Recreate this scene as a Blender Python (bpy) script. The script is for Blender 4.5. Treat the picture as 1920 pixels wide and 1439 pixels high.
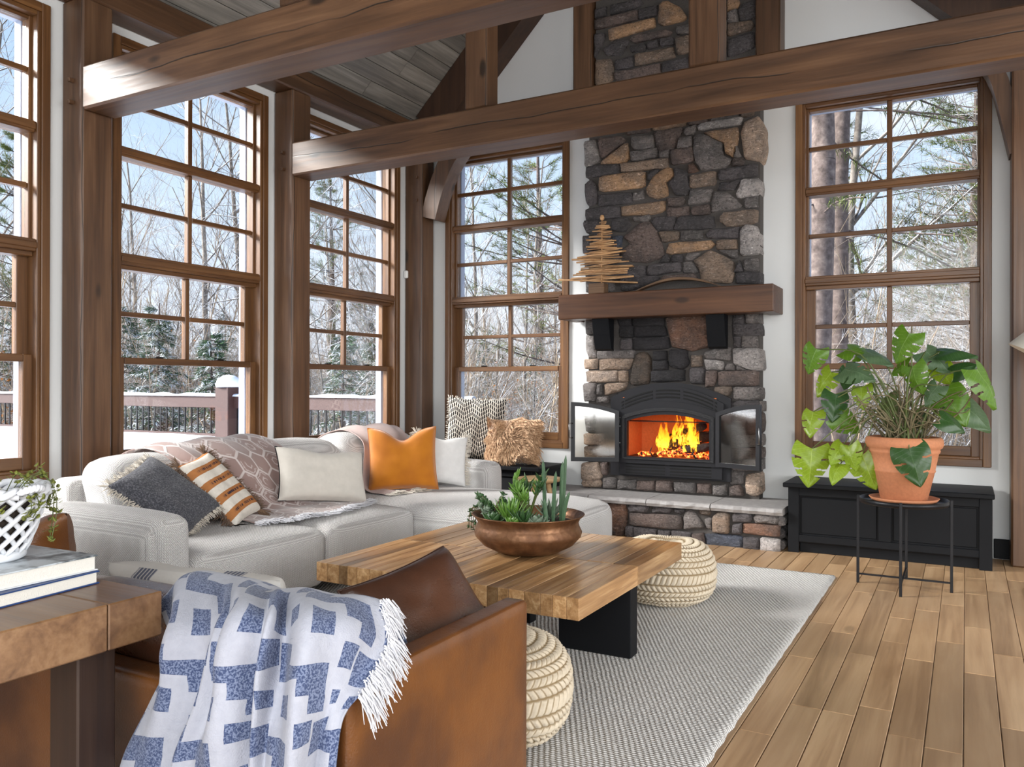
import bpy, math, random
import numpy as np
from mathutils import Vector, Matrix, Euler, noise

for o in list(bpy.data.objects):
    bpy.data.objects.remove(o)
SC = bpy.context.scene
COL = SC.collection
PI = math.pi

# ------------------------------------------------------------------ camera
YAW, PITCH, ROLL, EYE = -.5066, .0018, .00275, 1.2
_f = Vector((math.sin(YAW)*math.cos(PITCH), math.cos(YAW)*math.cos(PITCH), math.sin(PITCH)))
_r = Vector((math.cos(YAW), -math.sin(YAW), 0)); _u = _r.cross(_f)
_r2 = _r*math.cos(ROLL)+_u*math.sin(ROLL); _u2 = -_r*math.sin(ROLL)+_u*math.cos(ROLL)
cam = bpy.data.cameras.new('camera'); camo = bpy.data.objects.new('camera', cam); COL.objects.link(camo)
cam.sensor_fit = 'HORIZONTAL'; cam.sensor_width = 36; cam.lens = 1535/1920*36
cam.clip_start = .05; cam.clip_end = 600
m4 = Matrix((_r2, _u2, -_f)).transposed().to_4x4(); m4.translation = (0, 0, EYE)
camo.matrix_world = m4
SC.camera = camo

# ------------------------------------------------------------------ view, sky, light
SC.view_settings.view_transform = 'Standard'; SC.view_settings.look = 'None'
SC.view_settings.exposure = 0.9; SC.view_settings.gamma = 1.0
SC.view_settings.use_curve_mapping = False
W = bpy.data.worlds.new('winter_sky'); SC.world = W; W.use_nodes = True
def sky():
    nt = W.node_tree; nt.nodes.clear()
    N = nt.nodes.new; L = nt.links.new
    tc = N('ShaderNodeTexCoord'); sep = N('ShaderNodeSeparateXYZ'); L(tc.outputs['Generated'], sep.inputs[0])
    rp = N('ShaderNodeValToRGB'); L(sep.outputs[2], rp.inputs[0])
    e = rp.color_ramp.elements
    e[0].position = 0; e[0].color = (.40, .42, .46, 1); e[1].position = .85; e[1].color = (.09, .16, .33, 1)
    x = e.new(.22); x.color = (.28, .345, .43, 1); x = e.new(.45); x.color = (.15, .235, .38, 1)
    nz = N('ShaderNodeTexNoise'); nz.inputs['Scale'].default_value = 2.6; nz.inputs['Detail'].default_value = 6
    mp = N('ShaderNodeMapping'); mp.inputs['Scale'].default_value = (1, 1, 2.2)
    L(tc.outputs['Generated'], mp.inputs[0]); L(mp.outputs[0], nz.inputs['Vector'])
    cr = N('ShaderNodeValToRGB'); L(nz.outputs['Fac'], cr.inputs[0])
    cr.color_ramp.elements[0].position = .5; cr.color_ramp.elements[1].position = .72
    mx = N('ShaderNodeMixRGB'); L(cr.outputs[0], mx.inputs[0]); L(rp.outputs[0], mx.inputs[1]); mx.inputs[2].default_value = (.42, .43, .45, 1)
    bg = N('ShaderNodeBackground'); L(mx.outputs[0], bg.inputs[0]); bg.inputs[1].default_value = 1.5
    out = N('ShaderNodeOutputWorld'); L(bg.outputs[0], out.inputs[0])
sky()
def area(name, loc, aim, sx, sy, power, col=(1, 1, 1)):
    l = bpy.data.lights.new(name, 'AREA'); l.shape = 'RECTANGLE'; l.size = sx; l.size_y = sy; l.energy = power; l.color = col
    o = bpy.data.objects.new(name, l); COL.objects.link(o); o.location = loc
    o.rotation_euler = (Vector(aim)-Vector(loc)).to_track_quat('-Z', 'Y').to_euler()
    return o
# added fill lights behind and right of the camera, brightening the room
area('fill_rear', (.4, -3.5, 2.2), (-1.8, 3.5, 1.4), 6.0, 3.4, 310, (.96, .985, 1))
area('fill_side', (5.2, 2.2, 1.9), (-2.0, 3.8, 1.3), 5.0, 2.8, 190, (.96, .985, 1))
sun = bpy.data.lights.new('sun', 'SUN'); sun.energy = 9.5; sun.angle = math.radians(22); sun.color = (1, .97, .93)
suno = bpy.data.objects.new('sun', sun); COL.objects.link(suno); suno.rotation_euler = Vector((-.74, -.46, .50)).to_track_quat('Z', 'Y').to_euler()

# ------------------------------------------------------------------ helpers
class MB:
    """collects geometry; build() links it as one mesh object"""
    def __init__(s): s.v = []; s.f = []; s.uv = {}; s.sm = []
    def add(s, vs, fs, smooth=False, uvs=None):
        b = len(s.v); s.v += [tuple(p) for p in vs]
        for i, f in enumerate(fs):
            if uvs: s.uv[len(s.f)] = uvs[i]
            s.f.append([b+j for j in f]); s.sm.append(smooth)
        return s
    def box(s, x0, x1, y0, y1, z0, z1, c=0):
        if c <= 0:
            vs = [(x, y, z) for z in (z0, z1) for y in (y0, y1) for x in (x0, x1)]
            return s.add(vs, [(0, 2, 3, 1), (4, 5, 7, 6), (0, 1, 5, 4), (2, 6, 7, 3), (0, 4, 6, 2), (1, 3, 7, 5)])
        X = (x0, x1); Y = (y0, y1); Z = (z0, z1); vs = []; ix = {}
        for i in (0, 1):
            for j in (0, 1):
                for k in (0, 1):
                    sx, sy, sz = (1-2*i)*c, (1-2*j)*c, (1-2*k)*c
                    ix[i, j, k] = len(vs)
                    vs += [(X[i], Y[j]+sy, Z[k]+sz), (X[i]+sx, Y[j], Z[k]+sz), (X[i]+sx, Y[j]+sy, Z[k])]
        g = lambda i, j, k, a: ix[i, j, k]+a
        fs = [(g(0,0,0,0), g(0,0,1,0), g(0,1,1,0), g(0,1,0,0)), (g(1,0,0,0), g(1,1,0,0), g(1,1,1,0), g(1,0,1,0)),
              (g(0,0,0,1), g(1,0,0,1), g(1,0,1,1), g(0,0,1,1)), (g(0,1,0,1), g(0,1,1,1), g(1,1,1,1), g(1,1,0,1)),
              (g(0,0,0,2), g(0,1,0,2), g(1,1,0,2), g(1,0,0,2)), (g(0,0,1,2), g(1,0,1,2), g(1,1,1,2), g(0,1,1,2))]
        for i in (0, 1):
            for j in (0, 1): fs.append((g(i,j,0,0), g(i,j,0,1), g(i,j,1,1), g(i,j,1,0)) if i != j else (g(i,j,0,1), g(i,j,0,0), g(i,j,1,0), g(i,j,1,1)))
            for k in (0, 1): fs.append((g(i,0,k,0), g(i,1,k,0), g(i,1,k,2), g(i,0,k,2)) if i != k else (g(i,1,k,0), g(i,0,k,0), g(i,0,k,2), g(i,1,k,2)))
        for j in (0, 1):
            for k in (0, 1): fs.append((g(0,j,k,1), g(1,j,k,1), g(1,j,k,2), g(0,j,k,2)) if j == k else (g(1,j,k,1), g(0,j,k,1), g(0,j,k,2), g(1,j,k,2)))
        for i in (0, 1):
            for j in (0, 1):
                for k in (0, 1):
                    t = (g(i,j,k,0), g(i,j,k,1), g(i,j,k,2)); fs.append(t if (i+j+k) % 2 else t[::-1])
        return s.add(vs, fs)
    def obox(s, c, ax, ay, az, hx, hy, hz):
        c = Vector(c); vs = [c+ax*(i*hx)+ay*(j*hy)+az*(k*hz) for k in (-1, 1) for j in (-1, 1) for i in (-1, 1)]
        return s.add(vs, [(0, 2, 3, 1), (4, 5, 7, 6), (0, 1, 5, 4), (2, 6, 7, 3), (0, 4, 6, 2), (1, 3, 7, 5)])
    def prism(s, poly, y0, y1, fn=None):
        n = len(poly); fn = fn or (lambda x, y, z: (x, y, z))
        vs = [fn(p[0], y0, p[1]) for p in poly]+[fn(p[0], y1, p[1]) for p in poly]
        return s.add(vs, [tuple(range(n)), tuple(range(2*n-1, n-1, -1))]+[(i, i+n, (i+1) % n+n, (i+1) % n) for i in range(n)])
    def grid(s, fn, nu, nv, cu=False, cv=False, smooth=True, uv=None):
        b = len(s.v)
        for j in range(nv):
            for i in range(nu):
                s.v.append(tuple(fn(i/(nu if cu else nu-1), j/(nv if cv else nv-1))))
        for j in range(nv if cv else nv-1):
            for i in range(nu if cu else nu-1):
                a, c, d, e = (i, j), ((i+1) % nu, j), ((i+1) % nu, (j+1) % nv), (i, (j+1) % nv)
                if uv is not None:
                    du, dv = (nu if cu else nu-1), (nv if cv else nv-1)
                    s.uv[len(s.f)] = [(i/du*uv[0], j/dv*uv[1]), ((i+1)/du*uv[0], j/dv*uv[1]), ((i+1)/du*uv[0], (j+1)/dv*uv[1]), (i/du*uv[0], (j+1)/dv*uv[1])]
                s.f.append([b+q[1]*nu+q[0] for q in (a, c, d, e)]); s.sm.append(smooth)
        return s
    def tube(s, pts, r, n=6, cap=True, smooth=True):
        pts = [Vector(p) for p in pts]; m = len(pts)
        rr = r if isinstance(r, (list, tuple)) else [r]*m
        b = len(s.v); ref = None
        for i, p in enumerate(pts):
            t = (pts[min(i+1, m-1)]-pts[max(i-1, 0)])
            t = t.normalized() if t.length > 1e-9 else Vector((0, 0, 1))
            if ref is None: ref = Vector((1, 0, 0)) if abs(t.x) < .8 else Vector((0, 1, 0))
            a = t.cross(ref).normalized(); c = t.cross(a); ref = -c if False else a.cross(t)
            for k in range(n):
                q = 2*PI*k/n; s.v.append(tuple(p+(a*math.cos(q)+c*math.sin(q))*rr[i]))
        for i in range(m-1):
            for k in range(n):
                s.f.append([b+i*n+k, b+i*n+(k+1) % n, b+(i+1)*n+(k+1) % n, b+(i+1)*n+k]); s.sm.append(smooth)
        if cap:
            s.f.append([b+k for k in range(n)][::-1]); s.sm.append(False)
            s.f.append([b+(m-1)*n+k for k in range(n)]); s.sm.append(False)
        return s
    def lathe(s, prof, n=32, c=(0, 0), smooth=True):
        b = len(s.v); m = len(prof)
        for r, z in prof:
            for k in range(n):
                q = 2*PI*k/n; s.v.append((c[0]+r*math.cos(q), c[1]+r*math.sin(q), z))
        for i in range(m-1):
            for k in range(n):
                s.f.append([b+i*n+k, b+i*n+(k+1) % n, b+(i+1)*n+(k+1) % n, b+(i+1)*n+k]); s.sm.append(smooth)
        return s
    def mesh(s, name):
        me = bpy.data.meshes.new(name); me.from_pydata(s.v, [], s.f); me.update()
        me.polygons.foreach_set('use_smooth', s.sm)
        if s.uv:
            ul = me.uv_layers.new(name='UVMap'); 
            for p in me.polygons:
                if p.index in s.uv:
                    for li, c in zip(p.loop_indices, s.uv[p.index]): ul.data[li].uv = c
        return me
    def build(s, name, mat, parent=None, world=False, **kw):
        return link(name, s.mesh(name), mat, parent, world, **kw)
def link(name, me, mat, parent=None, world=False, loc=None, rot=None, label=None, cat=None, group=None, kind=None, color=None):
    o = bpy.data.objects.new(name, me); COL.objects.link(o)
    if mat is not None and me is not None and not me.materials: me.materials.append(MAT[mat] if isinstance(mat, str) else mat)
    if parent is not None:
        o.parent = parent
        if world: o.location = -parent.location
    if loc is not None: o.location = loc
    if rot is not None: o.rotation_euler = rot
    if label: o['label'] = label
    if cat: o['category'] = cat
    if group: o['group'] = group
    if kind: o['kind'] = kind
    if color: o.color = (*color, 1)
    return o
def thing(name, label, cat, loc=(0, 0, 0), rz=0, group=None, kind=None):
    o = bpy.data.objects.new(name, None); COL.objects.link(o); o.location = loc; o.rotation_euler = (0, 0, rz)
    o.empty_display_size = .05
    if label: o['label'] = label
    if cat: o['category'] = cat
    if group: o['group'] = group
    if kind: o['kind'] = kind
    return o
def copy_tree(o, parent=None):
    c = o.copy(); COL.objects.link(c); c.parent = parent
    for ch in list(o.children): copy_tree(ch, c)
    return c
def struct(name, mb, mat, **kw): return mb.build(name, mat, kind='structure', **kw)
def lerp(a, b, t): return a+(b-a)*t
def smooth01(t): t = max(0, min(1, t)); return t*t*(3-2*t)
def spline(pts, n):
    """Catmull-Rom through pts, n samples"""
    P = [Vector(p) for p in pts]; P = [P[0]*2-P[1]]+P+[P[-1]*2-P[-2]]; out = []
    m = len(P)-3
    for i in range(n):
        t = i/(n-1)*m; k = min(int(t), m-1); u = t-k
        a, b, c, d = P[k:k+4]
        out.append(.5*((2*b)+(c-a)*u+(2*a-5*b+4*c-d)*u*u+(3*b-a-3*c+d)*u**3))
    return out

# ------------------------------------------------------------------ node materials
MAT = {}
class S:
    def __init__(s, g, k): s.g = g; s.k = k
    def _m(s, op, o=None, r=False):
        return s.g.math(op, o, s) if r else s.g.math(op, s, o)
    def __add__(s, o): return s._m('ADD', o)
    def __radd__(s, o): return s._m('ADD', o)
    def __sub__(s, o): return s._m('SUBTRACT', o)
    def __rsub__(s, o): return s._m('SUBTRACT', o, True)
    def __mul__(s, o): return s._m('MULTIPLY', o)
    def __rmul__(s, o): return s._m('MULTIPLY', o)
    def __truediv__(s, o): return s._m('DIVIDE', o)
    def __gt__(s, o): return s._m('GREATER_THAN', o)
    def __lt__(s, o): return s._m('LESS_THAN', o)
    def mod(s, o): return s._m('FLOORED_MODULO', o)
    def pow(s, o): return s._m('POWER', o)
    def min(s, o): return s._m('MINIMUM', o)
    def max(s, o): return s._m('MAXIMUM', o)
    def floor(s): return s._m('FLOOR')
    def fract(s): return s._m('FRACT')
    def abs(s): return s._m('ABSOLUTE')
    def sin(s): return s._m('SINE')
    def cos(s): return s._m('COSINE')
    def step(s, a, b): return s.g.mapr(s, a, b)
class G:
    def __init__(s, name):
        m = bpy.data.materials.new(name); m.use_nodes = True; s.m = m; s.nt = m.node_tree; s.nt.nodes.clear(); MAT[name] = m
        s.out = s.nt.nodes.new('ShaderNodeOutputMaterial')
    def put(s, inp, v):
        if isinstance(v, S): s.nt.links.new(v.k, inp)
        elif isinstance(v, (tuple, list)):
            v = tuple(v)
            if inp.type == 'RGBA' and len(v) == 3: v = (*v, 1)
            inp.default_value = v
        else: inp.default_value = v
    def node(s, t, out=0, props=None, **ins):
        n = s.nt.nodes.new(t)
        for k, v in (props or {}).items(): setattr(n, k, v)
        for k, v in ins.items():
            key = k.replace('_', ' ')
            s.put(n.inputs[key], v)
        return S(s, n.outputs[out])
    def math(s, op, a, b=None, c=None):
        n = s.nt.nodes.new('ShaderNodeMath'); n.operation = op
        for i, v in enumerate((a, b, c)):
            if v is not None: s.put(n.inputs[i], v)
        return S(s, n.outputs[0])
    def mapr(s, v, a, b, c=0., d=1.):
        n = s.nt.nodes.new('ShaderNodeMapRange'); n.interpolation_type = 'SMOOTHSTEP'
        for i, x in enumerate((v, a, b, c, d)): s.put(n.inputs[i], x)
        return S(s, n.outputs[0])
    def coord(s, k='Object'): return S(s, s.nt.nodes.new('ShaderNodeTexCoord').outputs[k])
    def rnd(s): return S(s, s.nt.nodes.new('ShaderNodeObjectInfo').outputs['Random'])
    def ocol(s): return S(s, s.nt.nodes.new('ShaderNodeObjectInfo').outputs['Color'])
    def mapping(s, v, scale=(1, 1, 1), loc=(0, 0, 0), rot=(0, 0, 0)):
        return s.node('ShaderNodeMapping', Vector=v, Scale=scale, Location=loc, Rotation=rot)
    def sep(s, v):
        n = s.nt.nodes.new('ShaderNodeSeparateXYZ'); s.put(n.inputs[0], v); return [S(s, n.outputs[i]) for i in range(3)]
    def comb(s, x=0., y=0., z=0.): return s.node('ShaderNodeCombineXYZ', X=x, Y=y, Z=z)
    def vadd(s, a, b):
        n = s.nt.nodes.new('ShaderNodeVectorMath'); n.operation = 'ADD'; s.put(n.inputs[0], a); s.put(n.inputs[1], b); return S(s, n.outputs[0])
    def noise(s, v, scale=5., detail=4., rough=.55, dist=0., out='Fac'):
        return s.node('ShaderNodeTexNoise', out, Vector=v, Scale=scale, Detail=detail, Roughness=rough, Distortion=dist)
    def vor(s, v, scale=5., feature='F1', out='Distance', rand=1.):
        return s.node('ShaderNodeTexVoronoi', out, {'feature': feature}, Vector=v, Scale=scale, Randomness=rand)
    def ramp(s, f, stops, interp='LINEAR'):
        n = s.nt.nodes.new('ShaderNodeValToRGB'); s.put(n.inputs[0], f); r = n.color_ramp; r.interpolation = interp
        while len(r.elements) < len(stops): r.elements.new(.5)
        for e, (p, c) in zip(r.elements, stops): e.position = p; e.color = (*c, 1) if len(c) == 3 else c
        return S(s, n.outputs[0])
    def mix(s, f, a, b, mode='MIX'):
        n = s.nt.nodes.new('ShaderNodeMixRGB'); n.blend_type = mode
        for i, v in enumerate((f, a, b)): s.put(n.inputs[i], v)
        return S(s, n.outputs[0])
    def hsv(s, c, h=.5, sat=1., v=1.): return s.node('ShaderNodeHueSaturation', Color=c, Hue=h, Saturation=sat, Value=v)
    def bump(s, h, strength=.3, dist=.01): return s.node('ShaderNodeBump', Height=h, Strength=strength, Distance=dist)
    def pbr(s, base, rough=.6, metal=0., normal=None, spec=.5, emit=None, estr=0., sheen=0., sub=0., coat=0.):
        n = s.nt.nodes.new('ShaderNodeBsdfPrincipled')
        s.put(n.inputs['Base Color'], base); s.put(n.inputs['Roughness'], rough); s.put(n.inputs['Metallic'], metal)
        s.put(n.inputs['Specular IOR Level'], spec)
        if normal: s.put(n.inputs['Normal'], normal)
        if emit is not None: s.put(n.inputs['Emission Color'], emit); s.put(n.inputs['Emission Strength'], estr)
        if sheen: n.inputs['Sheen Weight'].default_value = sheen
        if coat: n.inputs['Coat Weight'].default_value = coat; n.inputs['Coat Roughness'].default_value = .25
        s.nt.links.new(n.outputs[0], s.out.inputs[0]); return S(s, n.outputs[0])
def simple(name, col, rough=.6, metal=0., bump=0., bscale=60., var=.12, **kw):
    g = G(name); c = g.coord(); n = g.noise(c, bscale, 3)
    base = g.mix(n, [x*(1-var) for x in col], [min(1, x*(1+var)) for x in col])
    g.pbr(base, rough, metal, g.bump(n, bump, .005) if bump else None, **kw)
def wood(name, axis, dark, mid, light, rough=.45, knots=.5, crack=0., scale=1., bump=.25, vary=.25, coat=0.):
    """grain stretched along axis; every object shifts the figure and the shade a little"""
    g = G(name); c = g.coord(); r = g.rnd()
    c = g.vadd(c, g.comb(r*17., r*31., r*23.))
    st = [9*scale]*3; st[axis] = .55*scale
    n1 = g.noise(g.mapping(c, st), 1.6, 5, .6, .6)
    st2 = [70*scale]*3; st2[axis] = 1.6*scale
    n2 = g.noise(g.mapping(c, st2), 1., 3, .6)
    n3 = g.noise(c, 1.3, 2)
    col = g.ramp(n1*.75+n2*.25, [(.28, dark), (.5, mid), (.72, light)])
    col = g.mix(g.mapr(n3, .35, .7)*.35, col, dark, 'MIX')
    if knots:
        sk = [3.2]*3; sk[axis] = 1.3
        v = g.vor(g.mapping(c, sk), 1.)
        k = g.mapr(v, .05, .11, 1., 0.)
        col = g.mix(k*knots, col, [x*.22 for x in dark])
    h = n1*.5+n2*.5
    if crack:
        xs = g.sep(g.coord()); a = xs[axis]
        w = g.noise(g.comb(a*1.1, r*40., 0.), 1., 3)-.5
        other = [xs[i] for i in range(3) if i != axis]
        d = (other[1]-w*.12).abs() if axis != 2 else (other[0]+other[1]-w*.12).abs()
        gate = g.mapr(g.noise(g.comb(a*.9, r*70.+5., 3.), 1., 1), .42, .5)
        cr = g.mapr(d, .0015, .005, 1., 0.)*gate
        col = g.mix(cr*crack, col, (.008, .005, .003)); h = h-cr*1.5
    col = g.hsv(col, .5, 1., 1.-vary*.5+r*vary)
    g.pbr(col, g.mapr(n2, 0, 1, rough-.06, rough+.12), 0, g.bump(h, bump, .004), coat=coat)
# ------------------------------------------------------------------ shell materials
TD, TM, TL = (.036, .017, .008), (.105, .050, .023), (.18, .095, .047)
for ax, nm in ((0, 'x'), (1, 'y'), (2, 'z')):
    wood('timber_'+nm, ax, TD, TM, TL, .42, .8, .9)
    wood('trim_wood_'+nm, ax, (.055, .022, .007), (.13, .056, .018), (.22, .105, .036), .38, .25, 0, 1.4, .12, .2)
wood('rafter_wood', 2, (.02, .009, .005), (.045, .02, .01), (.07, .034, .017), .5, .4, .5)
wood('mantel_wood', 0, (.04, .015, .006), (.105, .042, .017), (.17, .073, .03), .4, .7, .3)
wood('ceiling_board', 1, (.085, .078, .07), (.20, .185, .165), (.34, .315, .28), .6, .5, 0, 1.2, .2, .35)
wood('floor_plank', 1, (.24, .135, .066), (.45, .285, .155), (.58, .40, .235), .40, .35, 0, .8, .1, .36, .1)
simple('wall_paint', (.66, .67, .67), .75, bump=.04, bscale=180, var=.02)
simple('black_paint', (.006, .0065, .008), .55, bump=.03, bscale=120, var=.1, spec=.16)
simple('snow', (.80, .85, .93), .7, bump=.25, bscale=9, var=.05)
simple('cladding', (.33, .36, .44), .6, var=.05)
simple('steel', (.25, .25, .25), .35, 1.)
simple('deck_rail', (.055, .022, .017), .6, bump=.2, bscale=40, var=.3)
simple('black_metal', (.015, .015, .017), .4, .6, var=.1)
def glass(name, tint=(1, 1, 1), refl=1.):
    g = G(name); fr = g.node('ShaderNodeFresnel', IOR=1.25)
    t = g.node('ShaderNodeBsdfTransparent', Color=tint); gl = g.node('ShaderNodeBsdfGlossy', Color=(1, 1, 1), Roughness=.02)
    n = g.nt.nodes.new('ShaderNodeMixShader'); g.put(n.inputs[0], fr*refl)
    g.nt.links.new(t.k, n.inputs[1]); g.nt.links.new(gl.k, n.inputs[2]); g.nt.links.new(n.outputs[0], g.out.inputs[0])
glass('window_glass', (.97, .98, .985), .7)

# ------------------------------------------------------------------ room shell
XL, YB, XC = -4.75, 6.65, -2.135           # left wall face, back wall face, ridge line
ceil_z = lambda x: 8.41 + (x if x < XC else 2*XC-x)
WZ0, WZ1, HW = .66, 3.40, .63              # rough openings of the windows
WIN_L = [2.24, 3.965, 5.655]               # window centres along the left wall (Y)
WIN_B = [-3.765, -.505]                    # window centres along the back wall (X)
wl = MB()
edges = [-4.0]+[v for c in WIN_L for v in (c-HW, c+HW)]+[YB+.2]
for i in range(0, len(edges), 2): wl.box(XL-.2, XL, edges[i], edges[i+1], -.3, 3.62)
for c in WIN_L:
    wl.box(XL-.2, XL, c-HW, c+HW, -.3, WZ0); wl.box(XL-.2, XL, c-HW, c+HW, WZ1, 3.62)
struct('wall_left', wl, 'wall_paint')
wb = MB()
edges = [XL]+[v for c in WIN_B for v in (c-HW, c+HW)]+[6.0]
wb.box(edges[0], edges[1], YB, YB+.2, -.3, 3.62); wb.box(edges[4], edges[5], YB, YB+.2, -.3, 3.62)
for b in ((edges[2], -2.60, -.3, 3.62), (-1.66, edges[3], -.3, 3.62), (-2.60, -1.66, -.3, .47), (-2.60, -1.66, 1.13, 3.62)): wb.box(b[0], b[1], YB, YB+.2, b[2], b[3])
ch = MB(); ch.box(-2.95, -1.32, YB+.36, YB+.5, -.3, 6.4); ch.box(-2.95, -2.7, YB+.2, YB+.36, -.3, 6.4); ch.box(-1.57, -1.32, YB+.2, YB+.36, -.3, 6.4); ch.box(-2.7, -1.57, YB+.2, YB+.36, 1.2, 6.4)
struct('wall_chase_light_seal', ch, 'cladding')  # unseen chase box added behind the firebox so no light leaks in
for c in WIN_B:
    wb.box(c-HW, c+HW, YB, YB+.2, -.3, WZ0); wb.box(c-HW, c+HW, YB, YB+.2, WZ1, 3.62)
wb.prism([(XL, 3.62), (1.6, 3.62), (.5, ceil_z(.5)), (XC, ceil_z(XC)), (XL, ceil_z(XL)-.02)], YB, YB+.2)
struct('wall_back', wb, 'wall_paint')
bb = MB(); bb.box(.17, 1.5, YB-.022, YB, 0, .135, .004); struct('baseboard_back', bb, 'black_paint')
bb = MB(); bb.box(XL, XL+.022, 1.0, YB-.3, 0, .135, .004); struct('baseboard_left', bb, 'black_paint')

# floor: sub-floor plus single planks where the photograph shows them
fl = MB(); fl.box(XL, 6.0, -4.0, YB, -.12, -.014)
floor = struct('floor', fl, 'floor_plank')
random.seed(5)
PW = .1145; x = .7945
rows = 0
while x > -2.5:
    y = 1.0+random.random()*.6; y0 = .7
    while y0 < 6.62:
        y1 = min(y, 6.62)
        if y1-y0 > .02:
            p = MB(); dz = random.uniform(-.0006, .0006)
            p.box(x-PW+.0014, x-.0014, y0+.001, y1-.001, -.016, dz, .0022)
            p.build('plank', 'floor_plank', floor)
        y0 = y1; y = y1+random.choice((.45, .6, .75, .9, 1.05, 1.3))
    x -= PW; rows += 1

# ceiling: boards run along the room on both slopes
cb = MB()
def slope(side, s, t):                      # s metres up the slope from the eave, t metres above the board face
    k = math.sqrt(.5)
    x = XL-.12+s*k; z = ceil_z(XL-.12)+s*k
    x -= t*k; z += t*k
    return (x if side < 0 else 2*XC-x), z
SL = (XC-(XL-.12))/math.sqrt(.5)
for sd in (-1, 1):
    a = slope(sd, 0, .016); b = slope(sd, SL, .016); c = slope(sd, SL+.1, .12); d = slope(sd, 0, .12)
    cb.prism([a, b, c, d] if sd < 0 else [d, c, b, a], -4.2, YB+.25)
cb.box(.55, 6.2, -4.2, YB+.25, 3.62, 3.75)  # unseen flat roof added on the right side to block the sun
ceiling = struct('ceiling', cb, 'ceiling_board')
wr = MB(); wr.prism([(XL-.2, -.3), (6.2, -.3), (6.2, 3.62), (.6, 3.62), (XC, ceil_z(XC)), (XL-.2, 3.62)], -4.2, -4.0); struct('wall_rear_sunblock', wr, 'wall_paint')  # unseen rear wall, added to keep direct sun out
wr = MB(); wr.box(6.0, 6.2, -4.0, YB+.2, -.3, 3.62); struct('wall_right_sunblock', wr, 'wall_paint')  # added out of view, closes the right side against the sun
random.seed(8)
BWD = .15
for i in range(int(SL/BWD)):
    s0, s1 = i*BWD, (i+1)*BWD
    if s0 > 2.9: break
    y0 = 1.7; y = y0+random.uniform(.5, 1.6)
    while y0 < YB:
        y1 = min(y, YB)
        if y1-y0 > .05:
            p = MB(); a = slope(-1, s0+.003, 0); b = slope(-1, s1-.003, 0); c = slope(-1, s1-.003, .017); d = slope(-1, s0+.003, .017)
            p.prism([a, b, c, d], y0+.002, y1-.002); p.build('board', 'ceiling_board', ceiling)
        y0 = y1; y = y1+random.uniform(1.1, 2.2)

# ------------------------------------------------------------------ windows (local x along the wall, y outwards)
def make_window():
    r = thing('window_1', None, None, kind='structure')
    def part(name, mat, *boxes, c=.004):
        m = MB()
        for b in boxes: m.box(*b, c)
        return m.build(name, mat, r)
    H = .66
    for sx in (-1, 1):
        a, b = sorted((sx*H, sx*(H-.052)))
        part('casing', 'trim_wood_z', (a, b, -.024, .004, .63, 3.43))
        a, b = sorted((sx*(H-.05), sx*(H-.072)))
        part('jamb', 'trim_wood_z', (a, b, -.010, .10, .68, 3.38))
        a, b = sorted((sx*(H-.066), sx*(H-.088)))
        part('stile', 'trim_wood_z', (a, b, .05, .12, 2.0, 3.37))
        a, b = sorted((sx*(H-.066), sx*(H-.135)))
        part('sash_stile', 'trim_wood_z', (a, b, .085, .135, 1.33, 1.99))
        a, b = sorted((sx*(H-.066), sx*(H-.125)))
        part('sash_stile', 'trim_wood_z', (a, b, .035, .084, .69, 1.372))
    part('casing', 'trim_wood_x', (-H+.052, H-.052, -.024, .004, .63, .685))
    part('casing', 'trim_wood_x', (-H+.052, H-.052, -.024, .004, 3.378, 3.43))
    part('jamb', 'trim_wood_x', (-H+.072, H-.072, -.01, .10, .68, .70))
    part('jamb', 'trim_wood_x', (-H+.072, H-.072, -.01, .10, 3.355, 3.38))
    part('rail', 'trim_wood_x', (-H+.088, H-.088, .05, .12, 3.335, 3.356))
    part('transom', 'trim_wood_x', (-H+.072, H-.072, .012, .13, 2.672, 2.738), (-H+.072, H-.072, .0, .02, 2.687, 2.722))
    part('transom', 'trim_wood_x', (-H+.072, H-.072, -.004, .13, 1.972, 2.045), (-H+.072, H-.072, .03, .13, 1.945, 1.975), (-H+.072, H-.072, -.016, .0, 1.99, 2.027))
    part('meeting_rail', 'trim_wood_x', (-H+.125, H-.125, .03, .084, 1.328, 1.373))
    part('meeting_rail', 'trim_wood_x', (-H+.135, H-.135, .085, .135, 1.335, 1.373))
    part('bottom_rail', 'trim_wood_x', (-H+.125, H-.125, .035, .084, .70, .77))
    for z0, z1, z, y, e in ((2.738, 3.335, 3.045, .085, .088), (2.045, 2.672, 2.365, .085, .088), (1.373, 1.945, 1.66, .11, .135)):
        part('muntin', 'trim_wood_z', (-.018, .018, y-.022, y+.02, z0, z1))
        for sx in (-1, 1):
            a, b = sorted((sx*.018, sx*(H-e)))
            part('muntin', 'trim_wood_x', (a, b, y-.022, y+.02, z-.016, z+.016))
            for q0, q1 in ((z0, z-.016), (z+.016, z1)):
                m = MB(); m.box(a, b, y-.003, y+.003, q0, q1); m.build('pane', 'window_glass', r)
    m = MB(); m.box(-H+.125, H-.125, .057, .063, .77, 1.328); m.build('pane', 'window_glass', r)
    for sx in (-.26, .26):
        part('sash_lock', 'black_metal', (sx-.03, sx+.03, .045, .07, 1.373, 1.384), c=.003)
        part('sash_lift', 'steel', (sx*1.1-.025, sx*1.1+.025, .02, .036, .715, .727), c=.003)
    part('exterior_frame', 'cladding', (-.63, -.575, .137, .205, .66, 3.40), (.575, .63, .137, .205, .66, 3.40), (-.575, .575, .137, .205, .66, .70), (-.575, .575, .137, .205, 3.35, 3.40))
    return r
w0 = make_window()
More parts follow.
